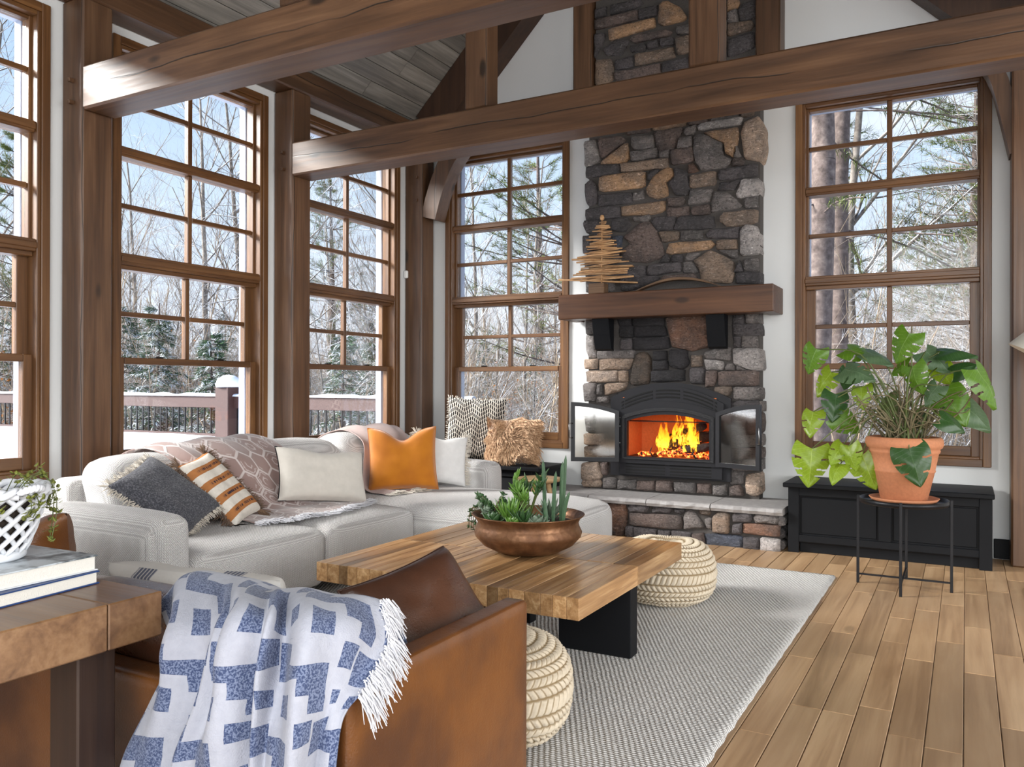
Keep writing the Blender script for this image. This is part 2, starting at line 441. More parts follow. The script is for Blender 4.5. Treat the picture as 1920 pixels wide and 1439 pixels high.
for i, (loc, rz) in enumerate([((XL, c, 0), PI/2) for c in WIN_L]+[((c, YB, 0), 0) for c in WIN_B]):
    w = w0 if i == 0 else copy_tree(w0)
    w.name = 'window_%d' % (i+1); w.location = loc; w.rotation_euler = (0, 0, rz)

# ------------------------------------------------------------------ timber frame
def timber(name, label, cat, x0, x1, y0, y1, z0, z1, mat, group=None, ch=.012):
    m = MB(); cx, cy, cz = (x0+x1)/2, (y0+y1)/2, (z0+z1)/2
    m.box(x0-cx, x1-cx, y0-cy, y1-cy, z0-cz, z1-cz, ch)
    return m.build(name, mat, loc=(cx, cy, cz), label=label, cat=cat, group=group)
def child_box(parent, name, mat, x0, x1, y0, y1, z0, z1, c=.004):
    m = MB(); l = parent.location; m.box(x0-l.x, x1-l.x, y0-l.y, y1-l.y, z0-l.z, z1-l.z, c)
    return m.build(name, mat, parent)
PX0, PX1 = XL+.001, -4.55
PY = [(2.98, 3.18), (4.70, 4.905), (6.415, 6.62)]
plab = ['tall square brown timber post beside the sofa arm, carrying the nearer tie beam',
        'tall square brown timber post behind the sofa back, between two tall windows',
        'brown timber post in the corner of the room, with a curved brace and white sensor']
for i, (a, b) in enumerate(PY):
    p = timber('timber_post', plab[i], 'post', PX0, PX1, a, b, 0, 3.49 if i else 3.49, 'timber_z')
    if i < 2:
        for z in (3.0, 2.87):
            child_box(p, 'peg', 'timber_x', -4.652, -4.63, a-.03, a+.02, z-.012, z+.012, .003)
    else:
        for z in (3.19, 2.97): child_box(p, 'peg', 'timber_x', -4.618, -4.596, a-.018, a+.02, z-.012, z+.012, .003)
timber('timber_post', 'brown timber post at the right end of the back wall, beside the black bench', 'post', .262, .46, 6.36, 6.62, 0, 3.45, 'timber_z')
blab = ['long brown timber tie beam nearer the ceiling boards, with a deep drying crack',
        'long brown timber tie beam crossing in front of the stone chimney']
for i, (a, b) in enumerate(PY[:2]):
    tb = timber('tie_beam', blab[i], 'beam', -4.53 if i == 0 else -4.548, .9, a-.016, b, 2.81, 3.065, 'timber_x')
timber('tie_beam', 'brown timber beam flat against the white gable wall above the windows', 'beam', -4.55, .3, 6.44, YB, 3.45, 3.64, 'timber_x')
timber('wall_plate', 'long brown timber plate running along the top of the window wall', 'beam', XL, PX1, 1.6, YB, 3.49, 3.68, 'timber_y')
for i, (a, b) in enumerate(PY):
    zt = 4.75
    for x0, x1, wh in ((-2.985, -2.81, 'left'), (-1.432, -1.246, 'right')):
        sd = 'near the ceiling boards' if wh == 'left' else 'far from the ceiling boards'
        top = ('nearer tie beam', 'tie beam crossing the chimney', 'gable wall beam')[i]
        z0 = 3.065 if i < 2 else 3.64
        timber('queen_post', 'short upright timber on the %s, %s' % (top, sd), 'post', x0, x1, a+(.0 if i < 2 else .03), (a+.16) if i < 2 else YB-.01, z0, zt, 'timber_z')
def strut(name, label, p, q, hw, y0, y1, mat, ends=None):
    """slanting timber in the XZ plane between p and q (x,z), half depth hw"""
    d = Vector((q[0]-p[0], q[1]-p[1])); d.normalize(); n = Vector((-d.y, d.x))*hw
    m = MB(); c = ((p[0]+q[0])/2, (y0+y1)/2, (p[1]+q[1])/2)
    poly = [(p[0]-n.x, p[1]-n.y), (q[0]-n.x, q[1]-n.y), (q[0]+n.x, q[1]+n.y), (p[0]+n.x, p[1]+n.y)]
    m.prism([(u-c[0], v-c[2]) for u, v in poly], y0-c[1], y1-c[1])
    return m.build(name, mat, loc=c, label=label, cat='beam')
k = .165*math.sqrt(.5)
strut('rafter', 'dark sloping rafter under the ceiling boards against the white gable wall', (-4.62+k, ceil_z(-4.62)-.01-k), (XC+.1, ceil_z(XC)+.1-2*k), .165, 6.42, YB-.005, 'rafter_wood')
strut('rafter', 'dark sloping rafter on the far side of the chimney above the white wall', (.36-k, ceil_z(.36)-.01-k), (XC-.1, ceil_z(XC)+.1-2*k), .165, 6.42, YB-.005, 'rafter_wood')
def brace(label, pts, w, y0, y1):
    m = MB(); c = Vector((pts[0][0], (y0+y1)/2, pts[0][1])); P = spline([(a, 0, b) for a, b in pts], 9); L = []; R = []
    for i, p in enumerate(P):
        t = (P[min(i+1, 8)]-P[max(i-1, 0)]).normalized(); n = Vector((-t.z, 0, t.x))*w
        L.append((p.x+n.x-c.x, p.z+n.z-c.z)); R.append((p.x-n.x-c.x, p.z-n.z-c.z))
    for i in range(8): m.prism([R[i], R[i+1], L[i+1], L[i]], y0-c.y, y1-c.y)
    return m.build('knee_brace', 'timber_z', loc=c, label=label, cat='brace')
brace('curved brown knee brace leaning out of the corner timber post', [(-4.49, 2.79), (-4.42, 3.02), (-4.30, 3.28), (-4.12, 3.50)], .085, 6.43, 6.60)
brace('dark knee brace leaning from the post beside the black bench', [(.30, 2.76), (.25, 3.0), (.185, 3.28), (.08, 3.50)], .05, 6.38, 6.56)
# ------------------------------------------------------------------ stone chimney, hearth, fire
# stone outlines in millimetres (x, z) on the wall plane, first letter = stone tone
CHIMNEY_STONES = """l -2890,3087 -2864,3095 -2745,3125 -2789,3309 -2900,3309
p -2732,3139 -2706,3152 -2526,3248 -2526,3296 -2767,3318
t -2551,3083 -2487,3099 -2500,3252 -2758,3098
g -2467,3224 -2433,3167 -2268,3180 -2276,3279 -2467,3287
g -2466,3088 -2239,3094 -2243,3165 -2479,3162
p -2251,3209 -2219,3130 -2090,3148 -2019,3307 -2268,3313
g -2019,3242 -1964,3230 -1914,3253 -1910,3310 -2011,3291
l -1902,3274 -1879,3259 -1562,3260 -1540,3317 -1906,3313
g -2070,3141 -1948,3143 -1948,3220 -2051,3223
g -1929,3102 -1909,3008 -1863,2937 -1658,2938 -1628,2994 -1692,3036 -1696,3123 -1863,3227 -1925,3220
t -1771,3171 -1681,3128 -1677,3045 -1617,3007 -1576,3144 -1584,3234 -1848,3232
c -1554,3185 -1525,2988 -1401,2946 -1373,3063 -1380,3211 -1424,3302 -1525,3270
g -1606,2998 -1547,2998 -1584,3100
p -1628,2942 -1532,2937 -1532,2992 -1621,2997
g -2219,3083 -2146,3082 -2134,3130 -2219,3126
p -2114,3011 -1929,3018 -1940,3135 -2126,3133
r -1975,2932 -1893,2937 -1940,3004 -1979,2994
m -1963,2804 -1755,2807 -1748,2912 -1963,2904
d -1725,2841 -1426,2835 -1430,2931 -1725,2909
d -2881,2995 -2576,2999 -2576,3079 -2619,3084 -2881,3089
m -2551,3008 -2146,2992 -2146,3066 -2559,3069
t -2753,2862 -2349,2856 -2341,2985 -2753,2988
d -2885,2808 -2845,2746 -2783,2772 -2784,2911 -2837,2974 -2890,2956
d -2766,2742 -2461,2738 -2466,2826 -2766,2836
g -2453,2753 -2357,2759 -2357,2830 -2449,2816
d -2329,2921 -2308,2903 -2259,2936 -2226,2987 -2308,2974
t -2308,2777 -2234,2746 -2149,2767 -2170,2882 -2102,2890 -2098,2955 -2138,2999 -2267,2937 -2341,2828
d -2090,2885 -2149,2865 -2081,2760 -1986,2749 -1971,2824 -1995,2942 -2086,2985
d -1740,2760 -1605,2752 -1554,2821 -1717,2818
l -1594,2706 -1568,2677 -1408,2693 -1408,2811 -1546,2827
g -1986,2665 -1808,2677 -1778,2772 -1955,2792
g -1789,2667 -1785,2591 -1531,2610 -1657,2728 -1763,2751
g -1516,2598 -1422,2591 -1429,2677 -1524,2669
p -2137,2673 -2010,2675 -2002,2728 -2153,2737
t -2550,2636 -2234,2624 -2177,2646 -2169,2719 -2550,2708
d -2876,2619 -2562,2629 -2575,2722 -2885,2726
p -2153,2589 -1970,2587 -1971,2652 -2161,2664
p -1947,2581 -1800,2578 -1808,2654 -1955,2639
m -1716,2513 -1658,2465 -1427,2474 -1424,2572 -1712,2571
d -2898,2575 -2865,2517 -2761,2529 -2766,2621 -2902,2621
d -2640,2526 -2526,2500 -2474,2552 -2500,2612 -2636,2609
g -2440,2582 -2311,2569 -2295,2620 -2457,2608
p -2539,2451 -2474,2389 -2565,2338 -2560,2289 -2447,2239 -2328,2223 -2193,2262 -2177,2292 -2252,2491 -2311,2561 -2379,2568
d -2290,2559 -2244,2483 -2107,2478 -2074,2587 -2282,2595
d -2099,2474 -1758,2463 -1774,2557 -2054,2581
m -2185,2381 -2062,2395 -2054,2458 -2227,2469
g -2041,2381 -1861,2382 -1857,2444 -2041,2457
d -1845,2392 -1573,2365 -1566,2449 -1821,2445
t -2160,2307 -2152,2275 -1766,2300 -1750,2357 -2135,2365
m -1739,2290 -1581,2282 -1589,2351 -1739,2356
l -1555,2406 -1550,2226 -1408,2226 -1420,2432 -1506,2462
g -1619,2204 -1581,2209 -1573,2270 -1735,2278
m -1852,2244 -1928,2207 -1876,2129 -1860,2041 -1649,2013 -1618,2019 -1603,2172 -1805,2291
g -2004,2216 -1932,2219 -1872,2269 -1996,2271
d -2115,2216 -2021,2213 -2021,2265 -2111,2267
d -2218,2215 -2127,2217 -2127,2269 -2177,2268
g -2016,2122 -1884,2113 -1948,2204 -2016,2205
d -2315,2117 -2041,2131 -2045,2203 -2311,2197
p -2201,2066 -1907,2052 -1908,2103 -2209,2102
d -2551,2004 -2447,2003 -2218,2067 -2226,2107 -2560,2099
d -1603,2095 -1535,2106 -1565,2192
g -1527,2098 -1415,2098 -1423,2190 -1528,2190
d -1588,2010 -1408,1999 -1408,2083 -1592,2087
d -2906,2348 -2847,2335 -2811,2416 -2838,2494 -2907,2491
d -2883,2220 -2635,2236 -2640,2336 -2883,2321
d -2819,2366 -2649,2370 -2649,2510 -2802,2507
g -2878,2001 -2617,2004 -2622,2095 -2883,2102
b -2613,2367 -2561,2379 -2548,2460 -2631,2459
d -2873,2118 -2604,2102 -2336,2102 -2336,2199 -2883,2203
d -2631,2236 -2574,2265 -2574,2331 -2631,2335
g -2874,1639 -2765,1653 -2757,1761 -2879,1766
l -2879,1522 -2851,1446 -2787,1445 -2802,1621 -2874,1631
g -2783,1511 -2729,1510 -2738,1652 -2784,1645
g -2769,1428 -2439,1432 -2439,1497 -2770,1494
c -2883,1345 -2774,1348 -2769,1424 -2888,1421
m -2747,1332 -2482,1334 -2439,1423 -2747,1419
c -2864,1227 -2573,1236 -2578,1322 -2874,1320
m -2564,1232 -2490,1236 -2499,1318 -2569,1318
g -2882,1063 -2800,1068 -2778,1211 -2896,1210
g -2764,1119 -2728,1119 -2728,1215 -2760,1202
m -2701,1111 -2533,1162 -2490,1223 -2701,1211
g -2791,1052 -2665,1053 -2665,1103 -2787,1098
k -2561,1701 -2461,1705 -2466,1767 -2588,1771
k -2448,1701 -2177,1696 -2177,1772 -2448,1774
k -2561,1606 -2448,1603 -2448,1697 -2561,1696
k -2439,1607 -2152,1611 -2177,1692 -2439,1693
d -2552,1507 -2456,1505 -2456,1591 -2552,1589
k -2439,1497 -2127,1507 -2144,1599 -2439,1595
r -2136,1651 -2103,1522 -2029,1505 -1948,1480 -1786,1516 -1798,1765 -2161,1756
s -2481,1236 -2447,1199 -2302,1220 -2294,1446 -2353,1479 -2422,1456
k -2264,1409 -2156,1412 -2160,1484 -2269,1478
k -2264,1328 -2147,1332 -2152,1404 -2268,1401
k -2127,1363 -2012,1331 -1964,1378 -1988,1488 -2127,1491
m -1948,1354 -1860,1361 -1864,1439 -1948,1440
k -2285,1232 -2004,1240 -2004,1327 -2285,1316
d -1956,1220 -1840,1212 -1836,1337 -1964,1338
g -1844,1423 -1634,1397 -1631,1497 -1735,1499 -1845,1462
l -1821,1329 -1684,1328 -1680,1386 -1841,1408
g -1665,1324 -1604,1324 -1592,1359 -1634,1378 -1673,1359
g -1581,1324 -1513,1327 -1581,1358
l -1604,1374 -1490,1327 -1386,1326 -1401,1489 -1612,1493
p -1828,1189 -1765,1197 -1742,1251 -1742,1313 -1821,1314
p -1719,1197 -1415,1202 -1415,1315 -1727,1309
m -1750,1150 -1664,1116 -1626,1136 -1618,1190 -1765,1181
g -1603,1094 -1400,1092 -1400,1187 -1607,1186
d -1626,1005 -1393,1040 -1400,1085 -1634,1067
d -1616,1689 -1528,1686 -1521,1762 -1612,1766
g -1506,1693 -1409,1690 -1416,1773 -1514,1777
d -1612,1597 -1401,1591 -1409,1682 -1620,1682
d -1608,1505 -1558,1500 -1551,1587 -1612,1589
g -1551,1500 -1420,1497 -1431,1588 -1543,1591
g -2865,796 -2679,797 -2679,925 -2884,917
c -2888,687 -2679,695 -2679,789 -2893,778
c -2883,558 -2678,576 -2679,682 -2892,670
g -2893,925 -2790,927 -2800,1000 -2912,990
g -2781,930 -2675,932 -2675,994 -2786,992
c -2911,379 -2742,393 -2724,437 -2756,538 -2911,522
c -2910,322 -2724,334 -2728,387 -2920,370
p -2710,429 -2673,440 -2674,538 -2738,530
g -2710,322 -2596,334 -2596,410 -2710,403
g -2582,322 -2412,333 -2417,412 -2578,394
p -2408,329 -2251,335 -2251,409 -2404,396
p -2238,331 -2097,336 -2106,414 -2234,410
g -2080,334 -1910,333 -1914,413 -2089,407
p -1898,333 -1784,337 -1792,412 -1898,406
g -1764,330 -1656,334 -1660,413 -1764,402
g -1633,410 -1531,432 -1531,530 -1633,521
p -1632,331 -1523,339 -1562,415 -1633,394
c -1508,355 -1438,337 -1393,363 -1401,518 -1508,496
g -1548,1005 -1386,1000 -1387,1078 -1548,1060
g -1626,814 -1509,817 -1509,982 -1626,980
p -1501,818 -1394,837 -1394,984 -1501,982
g -1625,711 -1393,728 -1394,821 -1626,798
p -1625,616 -1393,635 -1393,712 -1625,699
g -1625,533 -1393,545 -1393,627 -1625,608
d -2826,4366 -2699,4366 -2699,4441 -2839,4432
d -2657,4361 -2369,4383 -2369,4421 -2657,4439
p -2826,4267 -2417,4270 -2418,4340 -2830,4339
d -2405,4275 -2245,4271 -2242,4350 -2406,4352
t -2233,4223 -2218,4178 -2016,4177 -1993,4202 -2047,4281 -2155,4365 -2218,4356
t -2664,4143 -2540,4157 -2265,4177 -2265,4245 -2673,4231
d -2829,4018 -2791,4027 -2732,4126 -2707,4207 -2826,4223
d -2689,4023 -2564,3999 -2490,4108 -2614,4141 -2732,4078
p -2474,4082 -2112,4081 -2124,4117 -2474,4136
d -2474,4008 -2340,4001 -2336,4050 -2482,4052
d -2324,4002 -2229,4010 -2229,4059 -2328,4053
d -2217,4007 -2096,3998 -2100,4052 -2217,4061
g -2081,4078 -1962,4061 -1962,4135 -2085,4131
m -2069,3911 -1973,3907 -1970,4040 -2085,4045
d -2609,3887 -2457,3886 -2457,3970 -2614,3962
m -2437,3882 -2088,3892 -2108,3978 -2441,3983
m -2833,3782 -2638,3802 -2630,3910 -2664,3987 -2825,4002
p -2597,3779 -2217,3788 -2217,3856 -2622,3854
d -2193,3791 -1984,3782 -1985,3864 -2193,3859
d -1955,4141 -1820,4135 -1820,4230 -1955,4238
p -1805,4131 -1673,4125 -1673,4220 -1805,4235
g -1955,4045 -1672,4023 -1673,4103 -1955,4126
d -1954,3911 -1812,3897 -1812,4023 -1955,4030
p -1801,3895 -1672,3885 -1672,4008 -1801,4020
d -1954,3806 -1672,3812 -1672,3877 -1954,3896
t -1658,4173 -1572,4190 -1565,4239 -1659,4260
g -1658,4085 -1579,4076 -1593,4173 -1658,4158
d -1586,4157 -1557,4071 -1451,4077 -1444,4212 -1565,4203
m -1658,3976 -1458,3993 -1451,4049 -1658,4071
d -1657,3809 -1450,3848 -1458,3971 -1658,3947"""
HEARTH_STONES = """p -2734,186 -2573,189 -2563,254 -2739,260
d -2718,90 -2623,102 -2593,160 -2673,181 -2723,159
d -2718,-3 -2602,2 -2603,90 -2728,79
r -2563,135 -2592,3 -2387,-1 -2354,160 -2378,263 -2534,242
d -2344,202 -2179,206 -2179,264 -2344,256
d -2146,204 -1994,216 -1985,252 -2151,266
p -2330,95 -1908,96 -1913,196 -2330,189
d -1940,202 -1895,215 -1886,255 -1985,243
g -1895,180 -1895,93 -1727,125 -1815,238 -1868,247
m -1758,226 -1693,222 -1684,257 -1780,258
g -1710,126 -1675,112 -1675,206 -1727,185
m -1671,189 -1666,100 -1547,98 -1547,251 -1607,255 -1649,234
d -1513,186 -1375,201 -1376,256 -1513,258
g -1367,198 -1185,196 -1185,254 -1363,257
d -1517,100 -1454,106 -1454,182 -1513,160
r -1442,111 -1185,106 -1185,184 -1442,179
d -2368,6 -2305,-2 -2306,79 -2358,79
d -2301,-2 -2113,-2 -2113,73 -2301,79
d -2094,4 -2003,-1 -1998,70 -2095,70
d -1985,-3 -1832,-6 -1832,72 -1985,76
p -1828,-1 -1727,-9 -1744,80 -1824,64
b -1718,-12 -1445,-11 -1446,82 -1731,72
d -1437,-10 -1330,-8 -1330,76 -1437,74
l -1318,-15 -1184,-6 -1184,81 -1314,85"""

TONE = dict(g=(.125,.11,.104), t=(.27,.165,.095), d=(.066,.058,.060), p=(.098,.072,.063), l=(.27,.245,.235), c=(.34,.25,.19), m=(.17,.122,.09), r=(.14,.075,.05), k=(.017,.015,.017), b=(.05,.056,.075), s=(.06,.042,.03))
def stone_mat():
    g = G('field_stone'); c = g.coord(); r = g.rnd(); c2 = g.vadd(c, g.comb(r*13., r*29., r*7.))
    n1 = g.noise(c2, 4.5, 5, .65, .4); n2 = g.noise(g.mapping(c2, (26, 26, 60)), 1., 5, .7, .8); n3 = g.noise(c2, 60, 4, .7)
    col = g.ocol()
    a = g.mix(g.mapr(n1, .36, .62), g.mix(.7, col, (.3, .3, .34), 'MULTIPLY'), g.mix(.3, col, (.32, .27, .22), 'ADD'))
    a = g.mix(g.mapr(n1, .38, .60)*.6, g.hsv(col, .5, .8, .62), g.hsv(col, .5, 1.1, 1.45))
    a = g.mix(g.mapr(n2, .54, .70)*.7, a, g.hsv(col, .5, .7, 2.3))
    a = g.mix(g.mapr(n3, .34, .5, 1., 0.)*.75, a, g.hsv(col, .5, 1., .3))
    g.pbr(a, .78, 0, g.bump(n1*.8+n2*.9+n3*.5, 1., .035))
stone_mat()
simple('mortar', (.07, .062, .057), .95, bump=.5, bscale=90, var=.4)
simple('slab_stone', (.30, .285, .28), .75, bump=.5, bscale=28, var=.3)
simple('slab_edge', (.21, .17, .14), .85, bump=.8, bscale=40, var=.5)
def stone(poly, yf, yb, rng, bulge=.012):
    """one rounded field stone: outline poly (x,z) CCW seen from -y, face at yf, back at yb"""
    pts = []
    n = len(poly); size = math.sqrt(abs(sum(poly[i][0]*poly[(i+1) % n][1]-poly[(i+1) % n][0]*poly[i][1] for i in range(n)))/2)
    for i in range(n):
        a = Vector(poly[i]); b = Vector(poly[(i+1) % n]); e = b-a; L = e.length
        nn = Vector((e.y, -e.x))/max(L, 1e-6)
        if L > .07:
            k = 1 if L < .2 else 2
            pts.append(a+e*(.10 if L > .1 else .05))
            for j in range(k):
                t = (j+1)/(k+1); pts.append(a+e*t+nn*rng.uniform(-.004, .006))
            pts.append(a+e*(.90 if L > .1 else .95))
        else: pts.append(a+e*.5)
    c = Vector((sum(p.x for p in pts)/len(pts), sum(p.y for p in pts)/len(pts)))
    m = len(pts); mb = MB(); V = []
    for k, y in ((1., yb), (1., yf+.020), (None, yf+.006), ('in', yf)):
        for p in pts:
            d = c-p; L = d.length
            if k == 1.: q = p; yy = y
            elif k is None: q = p+d*min(.5, .007/max(L, .01)); yy = y+rng.uniform(-.002, .002)
            else: q = p+d*min(.6, max(.02, size*.18)/max(L, .01)); yy = y-bulge*rng.uniform(-.3, 1.)
            V.append((q.x, yy, q.y))
    V.append((c.x, yf-bulge*rng.uniform(-.2, 1.), c.y))
    F = []
    for r in range(3):
        for i in range(m): F.append((r*m+i, r*m+(i+1) % m, (r+1)*m+(i+1) % m, (r+1)*m+i))
    for i in range(m): F.append((3*m+i, 3*m+(i+1) % m, 4*m))
    mb.add(V, F, True); return mb
LAID = []
def lay(text, parent, yf, yb, yfull, xlo, xhi, seed):
    rng = random.Random(seed)
    for ln in text.strip().split('\n'):
        q = ln.split(); poly = [tuple(int(v)/1000 for v in w.split(',')) for w in q[1:]]
        if len(poly) < 3: continue
        cxx = sum(p[0] for p in poly)/len(poly); czz = sum(p[1] for p in poly)/len(poly); ex = .005
        poly = [(p[0]+(ex if p[0] > cxx else -ex), p[1]+(ex if p[1] > czz else -ex)) for p in poly]
        if czz > 3.45: poly = [(max(-2.803, min(-1.440, p[0])), max(3.646, p[1])) for p in poly]      # clear of the wall beam and its posts
        xs = [p[0] for p in poly]; LAID.append((min(xs), max(xs), min(p[1] for p in poly), max(p[1] for p in poly)))
        back = yfull if (min(xs) < xlo or max(xs) > xhi) else yb
        t = TONE[q[0]]; j = rng.uniform(1.45, 2.0)
        stone(poly, yf+rng.uniform(-.016, .010), back, rng).build('stone', 'field_stone', parent, True, color=[v*j for v in t])
chim = thing('stone_chimney', 'tall chimney breast of grey and tan field stones between two windows', 'chimney', (XC, 6.58, .312))
FX0, FX1, FZ0, FZ1 = -2.60, -1.66, .47, 1.13           # firebox opening
m = MB()
for b in ((-2.86, FX0, .312, 3.448), (FX1, -1.41, .312, 3.448), (FX0, FX1, .312, FZ0), (FX0, FX1, FZ1, 3.448)):
    m.box(b[0], b[1], 6.522, YB-.001, b[2], b[3])
m.box(-2.80, -1.440, 6.522, YB-.001, 3.642, 5.56)
m.build('mortar_core', 'mortar', chim, True)
lay(CHIMNEY_STONES, chim, 6.485, 6.525, 6.64, -2.84, -1.43, 3)
rng = random.Random(17); z = 3.20                       # the courses behind the tie beam
while z < 3.40:
    h = min(rng.uniform(.09, .13), 3.444-z); x = -2.79
    while x < -1.47:
        w = min(rng.uniform(.12, .34), -1.44-x); p = [(x, z), (x+w-.014, z), (x+w-.014, z+h-.014), (x, z+h-.014)]
        if any(x < q[1] and x+w > q[0] and z < q[3]-.012 and z+h > q[2]+.012 for q in LAID): x += .03; continue
        stone(p, 6.485+rng.uniform(-.01, .01), 6.525, rng).build('stone', 'field_stone', chim, True, color=TONE[rng.choice('gdpmt')]); x += w
    z += h
hearth = thing('stone_hearth', 'raised field stone hearth with pale slab top in front of the fire', 'hearth', (XC, 6.38, 0))
m = MB(); m.box(-3.10, -1.18, 6.15, YB-.002, 0, .262); m.build('mortar_core', 'mortar', hearth, True)
lay('\n'.join(l for l in HEARTH_STONES.split('\n')), hearth, 6.115, 6.155, 6.155, -9, 9, 5)
for x0, x1, z0, z1 in ((-3.09,-2.93,0,.08),(-2.92,-2.74,0,.075),(-3.09,-2.98,.09,.17),(-2.97,-2.76,.085,.17),(-3.09,-2.9,.18,.255),(-2.89,-2.74,.18,.255),(-2.73,-2.42,.0,.05)):
    stone([(x0+.005, z0+.004), (x1-.005, z0+.004), (x1-.005, z1-.004), (x0+.005, z1-.004)], 6.115, 6.155, rng).build('stone', 'field_stone', hearth, True, color=TONE[rng.choice('dpg')])
for y0, y1, z0, z1 in ((6.13,6.3,0,.075),(6.31,6.48,0,.09),(6.49,6.64,0,.08),(6.13,6.24,.085,.165),(6.25,6.45,.10,.17),(6.46,6.64,.09,.16),(6.13,6.33,.175,.255),(6.34,6.5,.18,.255),(6.51,6.64,.17,.255)):
    s_ = stone([(y0+.004, z0+.004), (y1-.004, z0+.004), (y1-.004, z1-.004), (y0+.004, z1-.004)], 1.155, 1.19, rng)
    s_.v = [(-p[1], p[0], p[2]) for p in s_.v]; s_.build('stone', 'field_stone', hearth, True, color=TONE[rng.choice('dplg')])
xs = [-3.135, -2.672, -2.179, -1.677, -1.150]
for i in range(4):
    m = MB(); a, b = xs[i]+.003, xs[i+1]-.003; n = 10; V = []; F = []
    for j in range(n):
        x = lerp(a, b, j/(n-1)); y = 6.078+rng.uniform(-.010, .006)
        V += [(x, YB-.004, .262), (x, y+.01, .262), (x, y-.004+rng.uniform(-.006, .006), .285), (x, y+.006, .306), (x, y+.02, .312), (x, YB-.004, .312)]
    for j in range(n-1):
        for k in range(6): F.append((j*6+k, j*6+(k+1) % 6, (j+1)*6+(k+1) % 6, (j+1)*6+k))
    F += [tuple(range(5, -1, -1)), tuple((n-1)*6+k for k in range(6))]
    m.add(V, F); m.build('slab', 'slab_stone', hearth, True)

# mantel
mt = thing('mantel_shelf', 'thick reddish brown wooden mantel beam on two black brackets', 'mantel', (XC, 6.4, 1.755))
m = MB(); m.box(-3.03, -1.255, 6.262, 6.452, 1.755, 1.962, .006); m.box(-3.03, -2.945, 6.448, 6.63, 1.755, 1.962, .006); m.box(-1.355, -1.255, 6.448, 6.63, 1.755, 1.962, .006)
m.build('beam', 'mantel_wood', mt, True)
for a, b in ((-2.748, -2.600), (-1.784, -1.640)):
    m = MB(); m.prism([(6.33, 1.755), (6.452, 1.755), (6.452, 1.49), (6.40, 1.505), (6.36, 1.63)][::-1], a, b, lambda p, y, q: (y, p, q)); m.build('bracket', 'black_paint', mt, True, label='dark bracket under the mantel')

# fireplace insert
simple('stove_black', (.012, .012, .015), .45, 0., var=.15, bump=.04, bscale=200, spec=.35)
simple('stove_slot', (.002, .002, .002), .9)
simple('stove_iron', (.02, .02, .022), .5, .5, bump=.6, bscale=260, var=.3)
simple('fire_brick', (.60, .155, .038), .85, bump=.3, bscale=50, var=.25)
def door_glass():
    g = G('sooty_glass'); c = g.coord('UV'); x, y, z = g.sep(c)
    soot = g.mapr(x+g.noise(g.coord(), 5, 2)*.35, .38, 1.0)
    t = g.node('ShaderNodeBsdfTransparent', Color=g.mix(soot, (.80, .78, .74), (.03, .028, .026)))
    gl = g.node('ShaderNodeBsdfGlossy', Color=(.95, .93, .9), Roughness=.06)
    n = g.nt.nodes.new('ShaderNodeMixShader'); n.inputs[0].default_value = .17
    g.nt.links.new(t.k, n.inputs[1]); g.nt.links.new(gl.k, n.inputs[2]); g.nt.links.new(n.outputs[0], g.out.inputs[0])
door_glass()
ins = thing('fireplace_insert', 'black arched wood stove insert with both glass doors swung open', 'fireplace', (XC, 6.46, .44))
CXI = -2.122
arch = lambda x, zs, zc, hw: zc-(zc-zs)*((x-CXI)/hw)**2
def arch_plate(name, mat, y0, y1, hw, zb, zs, zc, ihw=None, izb=0, izs=0, izc=0, n=24):
    """arched plate, optionally with an arched opening"""
    m = MB(); xs_ = [CXI-hw+2*hw*i/n for i in range(n+1)]
    if ihw is None:
        for i in range(n):
            a, b = xs_[i], xs_[i+1]
            m.prism([(a, zb), (b, zb), (b, arch(b, zs, zc, hw)), (a, arch(a, zs, zc, hw))], y0, y1)
    else:
        m.box(CXI-hw, CXI+hw, y0, y1, zb, izb)
        xs_ = sorted(set([CXI-hw, CXI+hw]+[CXI-ihw+2*ihw*i/n for i in range(n+1)]))
        for a, b in zip(xs_, xs_[1:]):
            mid = (a+b)/2; ins_ = abs(mid-CXI) < ihw
            la, lb = (arch(a, izs, izc, ihw), arch(b, izs, izc, ihw)) if ins_ else (izb, izb)
            m.prism([(a, la), (b, lb), (b, arch(b, zs, zc, hw)), (a, arch(a, zs, zc, hw))], y0, y1)
    return m.build(name, mat, ins, True)
arch_plate('faceplate', 'stove_black', 6.455, 6.475, .506, .442, 1.098, 1.222, .44, .56, .985, 1.085)
arch_plate('vent_panel', 'stove_black', 6.435, 6.458, .455, .90, 1.055, 1.190, .420, .899, .975, 1.062)
arch_plate('door_frame', 'stove_black', 6.415, 6.46, .425, .555, .985, 1.070, .345, .612, .905, .962)
arch_plate('opening_trim', 'stove_iron', 6.405, 6.43, .385, .590, .948, 1.020, .362, .604, .925, .992)
m = MB(); m.box(CXI-.42, CXI+.445, 6.43, 6.47, .455, .575, .004); m.build('grille', 'stove_black', ins, True)
for zz in (.475, .500, .525, .550):
    for a, b in ((-.36, -.02), (.02, .36)):
        m = MB(); m.box(CXI+a, CXI+b, 6.4285, 6.4345, zz-.006, zz+.006); m.build('slot', 'stove_slot', ins, True)
for kk, (dz) in enumerate((.022, .050, .078)):
    for a, b in ((-.40, -.385), (-.37, -.13), (-.10, .10), (.13, .37), (.385, .40)):
        m = MB(); nn = 6
        for i in range(nn):
            x0, x1 = CXI+lerp(a, b, i/nn), CXI+lerp(a, b, (i+1)/nn)
            f0, f1 = arch(x0, 1.055, 1.19, .455)-dz, arch(x1, 1.055, 1.19, .455)-dz
            m.prism([(x0, f0-.012), (x1, f1-.012), (x1, f1), (x0, f0)], 6.4315, 6.438)
        m.build('slot', 'stove_slot', ins, True)
